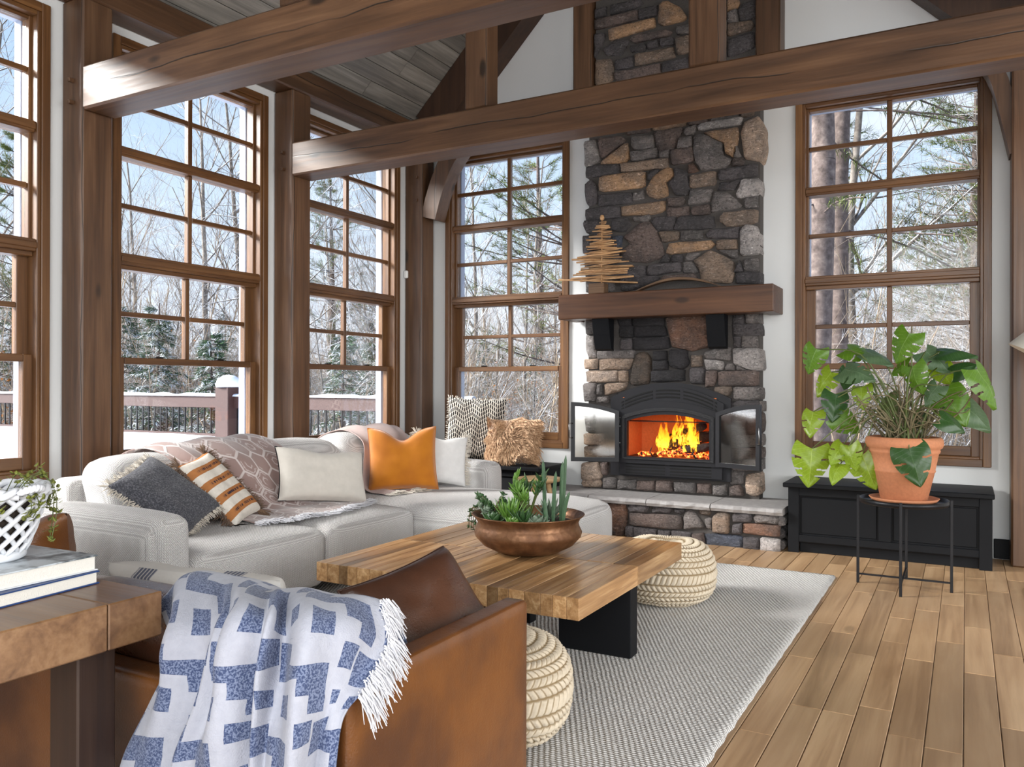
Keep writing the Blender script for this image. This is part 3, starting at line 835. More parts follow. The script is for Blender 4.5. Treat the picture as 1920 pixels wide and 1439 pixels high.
for sx in (-1, 1):
    for zz in (.66, .72, .86, .93):
        m = MB(); m.lathe([(0, 0), (.006, .001), (.007, .006), (.004, .009), (0, .0095)], 8); m.v = [(CXI+sx*.405+p[0], 6.413-p[2], zz+p[1]) for p in m.v]; m.build('stud', 'steel', ins, True)
# firebox lining
m = MB()
m.box(-2.50, -1.745, 6.84, 6.86, .56, 1.1); m.build('firebox_back', 'fire_brick', ins, True)
for a, b in ((-2.515, -2.49), (-1.755, -1.73)):
    m = MB(); m.box(a, b, 6.45, 6.85, .56, 1.1); m.build('firebox_side', 'fire_brick', ins, True)
m = MB(); m.box(-2.515, -1.73, 6.45, 6.86, 1.05, 1.09); m.build('firebox_roof', 'stove_black', ins, True)
m = MB(); m.box(-2.515, -1.73, 6.44, 6.86, .585, .608); m.build('firebox_floor', 'stove_black', ins, True)
m = MB(); m.tube([(-2.46, 6.46, .905), (-1.76, 6.46, .905)], .004, 6); m.build('baffle_rod', 'stove_iron', ins, True)
def door(side):
    hx, hy = CXI+side*.408, 6.40; ang = math.radians(22); w = .40
    dx, dy = side*math.cos(ang), -math.sin(ang); nx, ny = side*math.sin(ang), math.cos(ang)
    P = lambda s, t, z: (hx+dx*s+nx*t, hy+dy*s+ny*t, z)
    top = lambda s: .985+.075*math.sqrt(max(0, s/w)) if False else .985+.073*(1-(1-s/w)**2)
    r = MB(); n = 14; fw = .034; zb = .563
    def ring(o0, t0, t1):
        o = []
        for i in range(n+1): s = lerp(o0, w-o0, i/n); o.append((s, top(s)-o0))
        return [(o0, zb+o0)]+o+[(w-o0, zb+o0)]
    A = ring(0, 0, 0); B = ring(fw, 0, 0); k = len(A); V = []; F = []
    for t in (-.014, .014):
        V += [P(s, t, z) for s, z in A]+[P(s, t, z) for s, z in B]
    for i in range(k):
        j = (i+1) % k
        F += [(i, j, k+j, k+i), (2*k+j, 2*k+i, 3*k+i, 3*k+j), (j, i, 2*k+i, 2*k+j), (k+i, k+j, 3*k+j, 3*k+i)]
    r.add(V, F); d = r.build('door', 'stove_black', ins, True, label='open stove door with sooty glass')
    rope = MB(); rp = [P(s, .017, z) for s, z in ring(.012, 0, 0)]; rope.tube(rp+[rp[0]], .008, 6); q = rope.build('gasket', 'stove_iron', d)
    gm = MB(); V = [P(s, 0, z) for s, z in B]; uv = [[(1-s/w, (z-.55)/.5) for s, z in B]]; gm.add(V, [tuple(range(k))], False, uv); gm.build('door_glass', 'sooty_glass', d)
    hm = MB(); hm.tube([P(w-.015, -.02, .76), P(w+.012, -.035, .76), P(w+.012, -.035, .88), P(w-.015, -.02, .88)], .006, 6); hm.build('door_handle', 'steel', d)
    for z in (.66, .90):
        hm = MB(); hm.tube([(hx, hy+.006, z-.03), (hx, hy+.006, z+.03)], .009, 8); hm.build('hinge', 'stove_iron', d)
door(-1); door(1)
# the fire
def fire_mats():
    g = G('flame'); c = g.coord('Generated'); x, y, z = g.sep(c)
    n = g.noise(g.mapping(g.coord(), (9, 9, 4)), 2.2, 3, .6, 1.2)
    t = z+n*.5-.25
    col = g.ramp(t, [(0., (1, .32, .02)), (.2, (1, .52, .04)), (.45, (1, .38, .02)), (.8, (1, .22, .01)), (1, (.8, .08, .0))])
    em = g.node('ShaderNodeEmission', Color=col, Strength=g.mapr(t, .2, 1., 1.9, 1.1)); tr = g.node('ShaderNodeBsdfTransparent', Color=(1, 1, 1))
    a = g.mapr(n, .42, .66)*g.mapr(z, .75, 1., 1., 0.)
    ms = g.nt.nodes.new('ShaderNodeMixShader'); g.put(ms.inputs[0], a); g.nt.links.new(tr.k, ms.inputs[1]); g.nt.links.new(em.k, ms.inputs[2]); g.nt.links.new(ms.outputs[0], g.out.inputs[0])
    g = G('ember'); n = g.noise(g.coord(), 34, 4, .7); v = g.vor(g.coord(), 45)
    e = g.mapr(n, .44, .62)
    g.pbr(g.mix(e, (.02, .012, .01), (.3, .05, .01)), .9, 0, g.bump(n, .8, .01), emit=g.ramp(e, [(0, (0, 0, 0)), (.5, (1, .08, .01)), (1, (1, .35, .06))]), estr=2.4)
    g = G('charred_log'); n = g.noise(g.mapping(g.coord(), (14, 40, 40)), 1., 5, .7); v = g.vor(g.coord(), 30)
    e = g.mapr(n, .64, .74)
    g.pbr(g.mix(n, (.008, .006, .006), (.05, .03, .025)), .9, 0, g.bump(n+v, .9, .015), emit=g.ramp(e, [(0, (0, 0, 0)), (1, (1, .15, .02))]), estr=1.3)
fire_mats()
frng = random.Random(4)
lg = [((-2.18, 6.60, .70), (-1.83, 6.70, .785), .046), ((-2.23, 6.725, .735), (-1.87, 6.605, .874), .036), ((-2.05, 6.58, .675), (-1.80, 6.56, .70), .034)]
for i, (a, b, r) in enumerate(lg):
    a = Vector(a); b = Vector(b); m = MB(); n = 9
    pts = [a.lerp(b, j/n)+Vector((0, frng.uniform(-.006, .006), frng.uniform(-.006, .006))) for j in range(n+1)]
    m.tube(pts, [r*frng.uniform(.85, 1.12) for _ in pts], 10)
    m.build('log', 'charred_log', label=['charred log lying lowest across the embers', 'thin charred log crossing on top of the others', 'short charred log at the front of the fire'][i], cat='log')
m = MB()
for i in range(70):
    x = CXI+frng.gauss(.06, .13); x = max(-2.42, min(-1.80, x)); y = frng.uniform(6.50, 6.76); r = frng.uniform(.014, .034); h = .612+max(0, .055-abs(x-CXI-.06)*.22)*frng.random()
    V = []; 
    for k in range(3):
        for q in range(6): V.append((x+r*[.8, 1, .5][k]*math.cos(q*PI/3)*frng.uniform(.8, 1.2), y+r*[.8, 1, .5][k]*math.sin(q*PI/3)*frng.uniform(.8, 1.2), h+[-.004, r*.5, r*1.1][k]))
    m.add(V, [(k*6+q, k*6+(q+1) % 6, (k+1)*6+(q+1) % 6, (k+1)*6+q) for k in range(2) for q in range(6)]+[(12, 13, 14, 15, 16, 17)])
m.build('ember_bed', 'ember', label='glowing bed of orange embers under the burning logs', cat='embers', kind='stuff')
fl_ = thing('flames', 'tall yellow and orange flames rising from the burning logs', 'fire', (-2.02, 6.62, .66))
for i in range(26):
    x = -2.04+frng.gauss(0, .10); y = frng.uniform(6.52, 6.72); h = frng.uniform(.16, .38)*(1-abs(x+2.02)*1.6); r = frng.uniform(.016, .038)
    if h < .05: h = .06
    ph = frng.uniform(0, 6.28); sw = frng.uniform(.01, .035); m = MB(); z0 = .67+frng.uniform(-.02, .05); pts = []; rr = []
    for j in range(12):
        t = j/11; pts.append((x+sw*math.sin(ph+t*4.5)*t, y+.01*math.sin(ph*2+t*4), min(z0+h*t, 1.03))); rr.append(r*(math.sin(PI*min(1, t*.75+.25))**.8)*(1-t)**.35+.0015)
    m.tube(pts, rr, 10, True); m.build('flame', 'flame', fl_, True)
for i, (x, yy) in enumerate(((-2.26, 6.475), (-1.90, 6.475))):
    m = MB(); pts = [(x, yy, .612), (x-.028, yy, .650), (x, yy, .708), (x+.028, yy, .650), (x, yy, .612)]; m.tube(pts, .007, 6)
    m.tube([(x, yy, .612), (x, 6.7, .618)], .007, 6); m.build('andiron', 'stove_iron', label=('black andiron loop in front of the bare orange firebrick', 'black andiron loop in front of the burning logs')[i], cat='andiron', group='pair of andirons in the firebox')
# sculpture and driftwood on the mantel
wood('stick_wood', 0, (.16, .075, .03), (.36, .20, .09), (.55, .36, .19), .7, 0, 0, 3, .3, .7)
wood('driftwood', 0, (.05, .025, .012), (.13, .07, .035), (.22, .13, .07), .7, .3, 0, 2, .3)
st = thing("stick_tree", 'tree sculpture of stacked driftwood sticks on a block, standing on the mantel', 'sculpture', (-2.66, 6.36, 1.962))
m = MB(); m.box(-2.775, -2.635, 6.315, 6.415, 1.962, 2.052, .004); m.build('block', 'driftwood', st, True)
m = MB(); m.tube([(-2.675, 6.365, 2.05), (-2.672, 6.365, 2.59)], .006, 6); m.build('dowel', 'stick_wood', st, True)
srng = random.Random(6)
for i in range(34):
    t = i/33; z = lerp(2.075, 2.565, t); L = lerp(.33, .045, t**.85)*srng.uniform(.75, 1.1); a = srng.gauss(0, .38); lim = math.asin(min(1, .088/L)); a = max(-lim, min(lim, a)); off = srng.uniform(-.25, .25)*L
    c = Vector((-2.672+off, 6.365, z)); d = Vector((math.cos(a), math.sin(a), srng.uniform(-.07, .07))); m = MB()
    r = srng.uniform(.006, .0105); m.tube([c-d*L, c-d*L*.3+Vector((0, 0, .003)), c+d*L*.4, c+d*L], [r*.8, r, r, r*.75], 6); m.build('stick', 'stick_wood', st, True)
m = MB(); m.lathe([(0, 0), (.016, .002), (.02, .02), (.014, .04), (0, .046)], 8); m.v = [(p[0]-2.672, p[1]+6.365, p[2]+2.585) for p in m.v]; m.build('knob', 'stick_wood', st, True)
m = MB(); n = 16; P = [(lerp(-2.38, -1.66, i/n), 1.964+.082*math.sin(PI*i/n)**.9) for i in range(n+1)]
for i in range(n):
    a, b = P[i], P[i+1]; h0, h1 = .006+.014*math.sin(PI*i/n), .006+.014*math.sin(PI*(i+1)/n)
    m.prism([(a[0]+2.02, a[1]), (b[0]+2.02, b[1]), (b[0]+2.02, b[1]+h1), (a[0]+2.02, a[1]+h0)], -.035, .035)
m.build('driftwood_bow', 'driftwood', loc=(-2.02, 6.39, 0), label='thin arched strip of driftwood lying on the mantel', cat='driftwood')
# ------------------------------------------------------------------ winter woods outside
def snowy(name, cols, scale=8., snow=.5, rough=.9):
    g = G(name); n = g.noise(g.coord(), scale, 4, .65); nz = g.sep(g.node('ShaderNodeNewGeometry', 'Normal'))[2]
    col = g.ramp(n, [(.3, cols[0]), (.55, cols[1]), (.75, cols[2])]); col = g.hsv(col, .5, 1., g.rnd()*.5+.75)
    k = g.mapr(nz+(n-.5)*.9, 1.05-snow, 1.3-snow)
    g.pbr(g.mix(k, col, (.80, .84, .90)), rough, spec=.2)
snowy('bark_grey', ((.11, .09, .076), (.22, .19, .16), (.36, .32, .28)), 6, .55)
snowy('bark_brown', ((.06, .045, .04), (.13, .10, .088), (.22, .175, .15)), 9, .2)
snowy('twig_tan', ((.16, .11, .07), (.34, .26, .18), (.50, .41, .31)), 5, .6)
snowy('twig_grey', ((.09, .078, .07), (.22, .20, .18), (.42, .40, .38)), 5, .62)
snowy('needle_olive', ((.06, .085, .02), (.125, .155, .042), (.23, .25, .095)), 7, .16)
snowy('needle_green', ((.02, .05, .022), (.05, .095, .045), (.11, .17, .09)), 7, .5)
snowy('leaf_rust', ((.25, .07, .012), (.42, .15, .03), (.5, .25, .08)), 4, .1)
g = G('hill_woods'); n = g.noise(g.mapping(g.coord(), (5, 5, .9)), 1.4, 9, .8); n2 = g.noise(g.coord(), .22, 3)
g.pbr(g.mix(g.mapr(n2, .45, .6), g.ramp(n, [(.32, (.05, .04, .032)), (.5, (.17, .14, .11)), (.66, (.52, .5, .48))]), g.ramp(n, [(.32, (.02, .03, .018)), (.5, (.06, .075, .05)), (.68, (.4, .42, .42))])), .95, spec=.1)

# deck and ground
gd = MB()
gd.grid(lambda u, v: (lerp(-75, 45, u), lerp(-25, 85, v), -.75+.35*noise.noise(Vector((u*9, v*9, 0)))-.6*smooth01((lerp(-25, 85, v)-9)/20)), 40, 40)
for i, p in enumerate(gd.v):
    if XL-.3 < p[0] < 3 and p[1] < YB+.3: gd.v[i] = (p[0], p[1], -1.2)
struct('ground_snow', gd, 'snow')
dk = MB()
dk.grid(lambda u, v: (lerp(-23, XL-.21, u), lerp(-4, 8.25, v), .47+.035*noise.noise(Vector((u*12, v*7, 2)))+.02*noise.noise(Vector((u*30, v*20, 4)))), 60, 44)
dk.box(-23, XL-.21, -4, 8.25, -.6, .30)
struct('deck_snow', dk, 'snow')
RY = 8.1
rail = thing('deck_railing', 'dark red-brown deck railing with black balusters and snow on its cap', 'railing', (-9, RY, .3))
m = MB(); m.box(-22.5, -5.0, RY-.03, RY+.03, .865, 1.03, .006); m.build('top_rail', 'deck_rail', rail, True)
m = MB(); m.box(-22.5, -5.0, RY-.03, RY+.03, .43, .50); m.build('bottom_rail', 'deck_rail', rail, True)
m = MB(); n = 160
m.grid(lambda u, v: (lerp(-22.5, -5., u), RY+.055*math.cos(PI*v), 1.03+.05*math.sin(PI*v)*(.8+.6*noise.noise(Vector((u*60, 0, 0))))), n, 7); m.build('snow_cap', 'snow', rail, True)
for i in range(130):
    x = -5.1-i*.134
    if i % 26 == 28: continue
    m = MB() if i == 0 else None
    if i == 0: m.box(-.009, .009, -.009, .009, .48, .87); bal = m.mesh('baluster'); bal.materials.append(MAT['black_metal'])
    b = link('baluster', bal, None, rail); b.location = (x-rail.location.x, 0, -rail.location.z)
for x in (-9.03, -12.7, -16.4, -20.1):
    m = MB(); m.box(x-.13, x+.13, RY-.13, RY+.13, .3, 1.16, .008); p = m.build('post', 'deck_rail', rail, True)
    m = MB(); m.lathe([(.17, 1.16), (.18, 1.20), (.15, 1.27), (.08, 1.32), (0, 1.335)], 14, (x, RY)); m.build('snow_cap', 'snow', p)

# trees
class TM:
    def __init__(s): s.v = []; s.f = []
    def seg(s, p, q, r0, r1, n):
        d = q-p; L = d.length
        if L < 1e-6: return
        d /= L; a = d.cross(Vector((0, 0, 1)) if abs(d.z) < .9 else Vector((1, 0, 0))).normalized(); c = d.cross(a); b = len(s.v)
        for P, r in ((p, r0), (q, r1)):
            for k in range(n):
                t = 2*PI*k/n; s.v.append(P+a*(math.cos(t)*r)+c*(math.sin(t)*r))
        for k in range(n): s.f.append((b+k, b+(k+1) % n, b+n+(k+1) % n, b+n+k))
    def tri(s, p, d, L, w, up):
        a = d.cross(up).normalized()*w; b = len(s.v); s.v += [p-a*.5, p+a*.5, p+d*L]; s.f.append((b, b+1, b+2))
    def mesh(s, name, mat, smooth=True):
        me = bpy.data.meshes.new(name); me.from_pydata([tuple(x) for x in s.v], [], s.f); me.update()
        me.polygons.foreach_set('use_smooth', [smooth]*len(s.f)); me.materials.append(MAT[mat]); return me
def rdir(rng, d, ang):
    a = d.orthogonal().normalized(); a.rotate(Matrix.Rotation(rng.uniform(0, 2*PI), 3, d)); v = d.copy(); v.rotate(Matrix.Rotation(ang, 3, a)); return v
def grow(tm, rng, p, d, L, r, depth, up=.12, twig=.6):
    n = 4 if depth > 1 else 3; q = p; dd = d
    sides = 6 if r > .08 else (4 if r > .02 else 3)
    for i in range(n):
        dd = (dd+Vector((rng.uniform(-.22, .22), rng.uniform(-.22, .22), rng.uniform(-.12, .2)+up*.4))*.55).normalized()
        e = q+dd*(L/n); tm.seg(q, e, r*(1-.55*i/n), r*(1-.55*(i+1)/n), sides); q = e
        if depth > 0 and (i > 0 or depth < 3):
            for _ in range(rng.choice((1, 2)) if depth > 1 else 2):
                grow(tm, rng, q, rdir(rng, dd, rng.uniform(.45, 1.0)), L*rng.uniform(.42, .68)*(twig+.4), r*(1-.55*(i+1)/n)*.55, depth-1, up, twig)
def bare_tree(seed, h, r, depth=4):
    rng = random.Random(seed); tm = TM(); p = Vector((0, 0, -.3)); d = Vector((0, 0, 1)); n = 9
    for i in range(n):
        d = (d+Vector((rng.uniform(-.09, .09), rng.uniform(-.09, .09), .15))).normalized(); e = p+d*(h/n); k = i/n
        tm.seg(p, e, r*(1-.75*k), r*(1-.75*(i+1)/n), 8); p = e
        if i > 1:
            for _ in range(2):
                grow(tm, rng, p, rdir(rng, d, rng.uniform(.55, 1.05)), h*rng.uniform(.16, .30), r*(1-.75*k)*.42, depth-2)
    return tm
def thicket(seed, h, n):
    rng = random.Random(seed); tm = TM()
    for i in range(n):
        p = Vector((rng.uniform(-1.6, 1.6), rng.uniform(-1, 1), -.3)); d = Vector((rng.gauss(0, .28), rng.gauss(0, .28), 1)).normalized()
        grow(tm, rng, p, d, h*rng.uniform(.5, 1.), .018, 2, .05, .5)
    return tm
def conifer(seed, h, r, kind):
    rng = random.Random(seed); tm = TM(); nd = TM(); p = Vector((0, 0, -.3)); tm.seg(p, Vector((.1, 0, h*.5)), r, r*.6, 8); tm.seg(Vector((.1, 0, h*.5)), Vector((0, .1, h)), r*.6, .02, 6)
    z = .5 if kind == 'spruce' else h*.22
    while z < h*.98:
        k = (z/h); L = (1-k)*h*(.30 if kind == 'spruce' else .34)+.3
        for i in range(5 if kind == 'spruce' else 6):
            a = rng.uniform(0, 2*PI); q = Vector((.1*k, 0, z)); el = rng.uniform(-.25, .1) if kind == 'spruce' else rng.uniform(-.02, .35)
            d = Vector((math.cos(a)*math.cos(el), math.sin(a)*math.cos(el), math.sin(el))); n = 9; LL = L*rng.uniform(.7, 1.1)
            for j in range(n):
                d = (d+Vector((rng.uniform(-.1, .1), rng.uniform(-.1, .1), -.035 if kind == 'spruce' else .03))).normalized(); e = q+d*(LL/n); tm.seg(q, e, .022*(1-j/n)+.004, .022*(1-(j+1)/n)+.003, 3); q = e
                if j > (1 if kind == 'spruce' else 2):
                    for s_ in range(8 if kind == 'spruce' else 22):
                        v = rdir(rng, d, rng.uniform(.4, 1.15)); v.z *= .55; v.normalize()
                        nd.tri(q+Vector((rng.uniform(-.08, .08), rng.uniform(-.08, .08), rng.uniform(-.05, .05))), v, rng.uniform(.14, .30) if kind == 'pine' else rng.uniform(.18, .40), rng.uniform(.010, .022) if kind == 'pine' else rng.uniform(.025, .05), Vector((0, 0, 1)) if rng.random() < .7 else Vector((1, 0, .3)))
        z += h*rng.uniform(.022, .036) if kind == 'spruce' else h*rng.uniform(.03, .055)
    return tm, nd
def leafy(seed, h):
    rng = random.Random(seed); tm = TM(); lf = TM()
    for i in range(9):
        grow(tm, rng, Vector((rng.uniform(-.5, .5), rng.uniform(-.5, .5), -.3)), Vector((rng.gauss(0, .25), rng.gauss(0, .25), 1)).normalized(), h*rng.uniform(.6, 1), .02, 2, .05)
    for v in tm.v[::7]:
        if v.z > .5 and rng.random() < .6: lf.tri(v, Vector((rng.uniform(-1, 1), rng.uniform(-1, 1), rng.uniform(-1, .2))).normalized(), .11, .08, Vector((rng.random(), rng.random(), 1)))
    return tm, lf
def at_bearing(deg, dist):                    # bearing in degrees from +y (clockwise), metres from the middle of the room
    a = math.radians(deg); return Vector((math.sin(a)*dist, math.cos(a)*dist, 0))
bares = [bare_tree(20+i, (11, 9, 13, 8, 10, 7)[i], (.115, .08, .14, .07, .09, .055)[i], 4).mesh('bare_tree', 'bark_grey') for i in range(6)]
thicks = [thicket(40+i, (2.6, 3.4, 4.2, 2.2)[i], 22) for i in range(4)]
def gz(p): return -.75-.6*smooth01((p.y-9)/20)
trng = random.Random(77)
def ok_spot(p):
    if p.x > -23.5 and p.y < 8.9 and p.x < XL: return False
    return p.y > 11.2 or p.x < -27
bases = [at_bearing(-8.6, 13.0), at_bearing(-7.5, 14.2)]
for k in range(112):
    for _ in range(60):
        p = at_bearing(trng.uniform(-80, 22), trng.uniform(18, 46))
        if ok_spot(p) and all((p-q).length > 2.6 for q in bases): break
    else: continue
    bases.append(p)
    o = link('bare_tree', bares[trng.randrange(6)], None, loc=(p.x, p.y, gz(p)), rot=(0, 0, trng.uniform(0, 6.28)), label='bare leafless tree with snow on its branches, in the woods outside', cat='tree', group='bare trees in the woods outside')
    s = trng.uniform(.75, 1.15); o.scale = (s, s, s)
# undergrowth: a tangle nobody could count, one object for each colour of brush
def brush(name, label, mats, n):
    V = []; Q = []; off = 0
    src = [(np.array([tuple(v) for v in t.v]), np.array(t.f)) for t in mats[1]]
    for k in range(n):
        for _ in range(20):
            p = at_bearing(trng.uniform(-80, 22), trng.uniform(14, 34))
            if ok_spot(p): break
        else: continue
        v, f = src[k % len(src)]; sc = trng.uniform(.8, 1.5); a = trng.uniform(0, 6.28); ca, sa = math.cos(a)*sc, math.sin(a)*sc
        V.append(np.stack([v[:, 0]*ca-v[:, 1]*sa+p.x, v[:, 0]*sa+v[:, 1]*ca+p.y, v[:, 2]*sc+gz(p)], 1)); Q.append(f+off); off += len(v)
    V = np.concatenate(V).astype(np.float32); Q = np.concatenate(Q).astype(np.int32); me = bpy.data.meshes.new(name)
    me.vertices.add(len(V)); me.vertices.foreach_set('co', V.ravel()); me.loops.add(Q.size); me.loops.foreach_set('vertex_index', Q.ravel())
    me.polygons.add(len(Q)); me.polygons.foreach_set('loop_start', np.arange(0, Q.size, 4, dtype=np.int32)); me.polygons.foreach_set('use_smooth', np.ones(len(Q), dtype=bool)); me.update(calc_edges=True); me.validate()
    link(name, me, mats[0], label=label, cat='undergrowth', kind='stuff')
brush('tan_undergrowth', 'tangle of pale tan twigs dusted with snow under the trees outside', ('twig_tan', thicks[0::2]), 55)
brush('grey_undergrowth', 'tangle of grey twigs heavy with snow under the trees outside', ('twig_grey', thicks[1::2]), 55)
cons = []
for seed, h, r, kind, nm in ((5, 7., .12, 'spruce', 'needle_green'), (6, 10, .16, 'spruce', 'needle_green'), (9, 13., .22, 'pine', 'needle_olive')):
    tm, nd = conifer(seed, h, r, kind); cons.append((tm.mesh('trunk', 'bark_brown'), nd.mesh('needles', nm, False)))
def put_conifer(i, brg, dist, s=1., dz=0., label=None, group=None):
    p = at_bearing(brg, dist); r = thing('spruce_tree' if i < 2 else 'pine_tree', label, 'tree', (p.x, p.y, gz(p)+dz), trng.uniform(0, 6.28), group)
    r.scale = (s, s, s)
    for me, nm in zip(cons[i], ('trunk', 'needles')): link(nm, me, None, r)
for i, brg, dist, s in ((0, -52.3, 17.0, .5), (0, -49.2, 15.5, .42), (0, -54.6, 19.0, .55), (0, -40.8, 13.5, .4), (0, -38.5, 15, .42), (1, -52.8, 33, .5), (0, -40.8, 24, .55), (1, -39.0, 30, .5), (0, -27.5, 26, .55), (1, -60.5, 26, .5), (0, -7.7, 27, .6), (0, -31.3, 30, .6), (1, -48.4, 36, .55)):
    put_conifer(i, brg, dist, s, 0, 'dark green snow-laden spruce standing among the bare trees outside', 'spruces in the woods outside')
for i, brg, dist, s, dz in ((2, 0.4, 24, .95, 1.2), (2, 1.1, 23, 1., .4), (2, -9.6, 24, 1.05, .6), (2, -24.7, 16, .85, .8), (2, -27.2, 30, 1., 0), (2, -41.5, 34, .9, 0), (2, -60.2, 22, .6, 0), (2, 1.4, 26, 1., 0)):
    put_conifer(i, brg, dist, s, 0, 'olive green pine with loose boughs, behind the bare trees outside', 'pines in the woods outside')
# two big trunks close to the window beside the monstera
for brg, dist, r, lab in ((-8.6, 13.0, .20, 'thick purple-brown pine trunk close outside the window behind the monstera'), (-7.5, 14.2, .165, 'second thick pine trunk, thinner, just behind the thickest one outside')):
    p = at_bearing(brg, dist); tm = TM(); q = Vector((0, 0, -.4)); rng = random.Random(int(dist*10))
    for j in range(10):
        e = q+Vector((rng.uniform(-.03, .05), 0, 1.15)); tm.seg(q, e, r*(1-.03*j), r*(1-.03*(j+1)), 12); q = e
    t_ = thing('pine_tree', lab, 'tree', (p.x, p.y, gz(p))); link('trunk', tm.mesh('trunk', 'bark_brown'), None, t_)
    nd = TM(); bt = TM()
    for j in range(18):
        z = rng.uniform(4.3, 10); a = rng.uniform(0, 6.28); d = Vector((math.cos(a), math.sin(a), rng.uniform(-.2, .2))); q = Vector((.05*z*.2, 0, z))
        for s_ in range(8):
            e = q+d*.26; bt.seg(q, e, .02, .015, 3); q = e; d = (d+Vector((rng.uniform(-.15, .15), rng.uniform(-.15, .15), -.04))).normalized()
            if s_ > 1:
                for _ in range(22): nd.tri(q+Vector((rng.uniform(-.07, .07), rng.uniform(-.07, .07), rng.uniform(-.05, .05))), rdir(rng, d, rng.uniform(.4, 1.3)), rng.uniform(.12, .24), .014, Vector((0, 0, 1)))
    link('boughs', bt.mesh('boughs', 'bark_brown'), None, t_); link('needles', nd.mesh('needles', 'needle_olive', False), None, t_)
lv = [leafy(60+i, 2.6) for i in range(2)]; lvm = [(a.mesh('stems', 'twig_tan'), b.mesh('leaves', 'leaf_rust', False)) for a, b in lv]
for k, (brg, dist) in enumerate(((-61.0, 21), (-57.0, 24.5), (-54.0, 22), (-49.1, 25), (-31.2, 24), (-25.6, 22))):
    p = at_bearing(brg, dist); r = thing('beech_sapling', 'young beech still holding rust-orange leaves, beyond the deck and windows', 'sapling', (p.x, p.y, gz(p)), k*1.3, 'rust-leaved saplings outside'); r.scale = (.9, .9, .9)
    for me, nm in zip(lvm[k % 2], ('stems', 'leaves')): link(nm, me, None, r)
hl = MB()
def hill(u, v):
    a = lerp(-1.35, .35, u); d = 46+v*22; z = -1.4+v**.8*6.2*(.8+.35*noise.noise(Vector((u*7, 0, 1))))+.9*noise.noise(Vector((u*60, v*8, 0)))*v
    return (math.sin(a)*d, math.cos(a)*d, z)
hl.grid(hill, 160, 14); struct('hill_wooded', hl, 'hill_woods')
# ------------------------------------------------------------------ rug, sofa, tables, benches
def rug_mat():
    g = G('rug_wool'); c = g.coord(); x, y, z = g.sep(c)
    wob = g.noise(c, 3.5, 2)*.012
    rows = ((y+wob)*(2*PI/.0135)).sin(); st = ((x+g.noise(c, 9, 2)*.01)*(2*PI/.021)+((y/.0135).floor()*2.1)).sin()
    fl = g.noise(g.mapping(c, (70, 190, 60)), 1., 3, .7)
    big = g.noise(c, 1.1, 3)
    col = g.ramp(fl, [(.26, (.30, .285, .27)), (.40, (.68, .66, .635)), (.6, (.82, .80, .775))])
    col = g.mix(g.mapr(rows, -1., -.5, .25, 0.), col, (.22, .21, .20)); col = g.mix(g.mapr(big, .4, .7)*.2, col, (.45, .435, .42))
    g.pbr(col, .95, 0, g.bump(rows*.6+st*.5+fl*.7, .8, .008), spec=.15)
rug_mat()
def weave_mat(name, a, b, k=700., rough=.9, bump=.5):
    g = G(name); c = g.coord(); x, y, z = g.sep(c); w = g.noise(c, 14, 2)*.004
    f = ((x+y+z+w)*k).sin()*((x-y+z)*k).sin()+((x+y-z-w)*k).sin()*.6
    n = g.noise(c, 3, 3)
    col = g.mix(g.mapr(f, -.5, .7), a, b); col = g.hsv(col, .5, 1., n*.16+.92)
    g.pbr(col, rough, 0, g.bump(f, bump, .0022), spec=.15, sheen=.25)
weave_mat('sofa_fabric', (.43, .405, .395), (.86, .845, .83), 560., .9, .8)
weave_mat('knit_cream', (.25, .19, .12), (.68, .59, .45), 900., .95, .6)
def leather_mat(name, dark, light, rough=.34):
    g = G(name); c = g.coord(); n = g.noise(c, 2.6, 4, .6); n2 = g.noise(c, 160, 3); v = g.vor(c, 220)
    cr = g.noise(g.mapping(c, (6, 18, 9)), 1., 4, .6, 1.)
    g.pbr(g.mix(g.mapr(n, .3, .7), dark, light), g.mapr(n, .3, .7, rough+.1, rough-.04), 0, g.bump(v*.25+n2*.2+cr*1.2, .35, .004), spec=.55)
leather_mat('leather_tan', (.075, .025, .007), (.19, .068, .014), .34)
leather_mat('leather_dark', (.040, .016, .009), (.085, .034, .018), .28)
def rbox(mb, x0, x1, y0, y1, z0, z1, r, n=9, crown=0., fn=None):
    """rounded cushion box"""
    lo = Vector((x0, y0, z0)); hi = Vector((x1, y1, z1)); ctr = (lo+hi)/2; hs = (hi-lo)/2
    ts = [0, .018, .06, .14]+[.14+.72*i/(n-1) for i in range(1, n)]+[.94, .982, 1]
    def P(p):
        q = Vector((min(max(p.x, x0+r), x1-r), min(max(p.y, y0+r), y1-r), min(max(p.z, z0+r), z1-r))); d = p-q
        if d.length > 1e-9: p = q+d.normalized()*r
        u, v, w = ((p.x-ctr.x)/hs.x, (p.y-ctr.y)/hs.y, (p.z-ctr.z)/hs.z)
        if crown:
            p = p+Vector((0, 0, crown*max(0, w)*(1-u**4)*(1-v**4)))+Vector((crown*.35*u*(1-v**4)*(1-w**2), crown*.35*v*(1-u**4)*(1-w**2), 0))
        return fn(p) if fn else p
    m = len(ts)
    for ax in range(3):
        for s in (0, 1):
            b = len(mb.v)
            for j in range(m):
                for i in range(m):
                    t = [0, 0, 0]; t[ax] = s; t[(ax+1) % 3] = ts[i]; t[(ax+2) % 3] = ts[j]
                    mb.v.append(tuple(P(Vector((lerp(x0, x1, t[0]), lerp(y0, y1, t[1]), lerp(z0, z1, t[2]))))))
            for j in range(m-1):
                for i in range(m-1):
                    f = [b+j*m+i, b+j*m+i+1, b+(j+1)*m+i+1, b+(j+1)*m+i]
                    mb.f.append(f if s else f[::-1]); mb.sm.append(True)
    return mb
RZ = .016
m = MB(); nx, ny = 120, 150
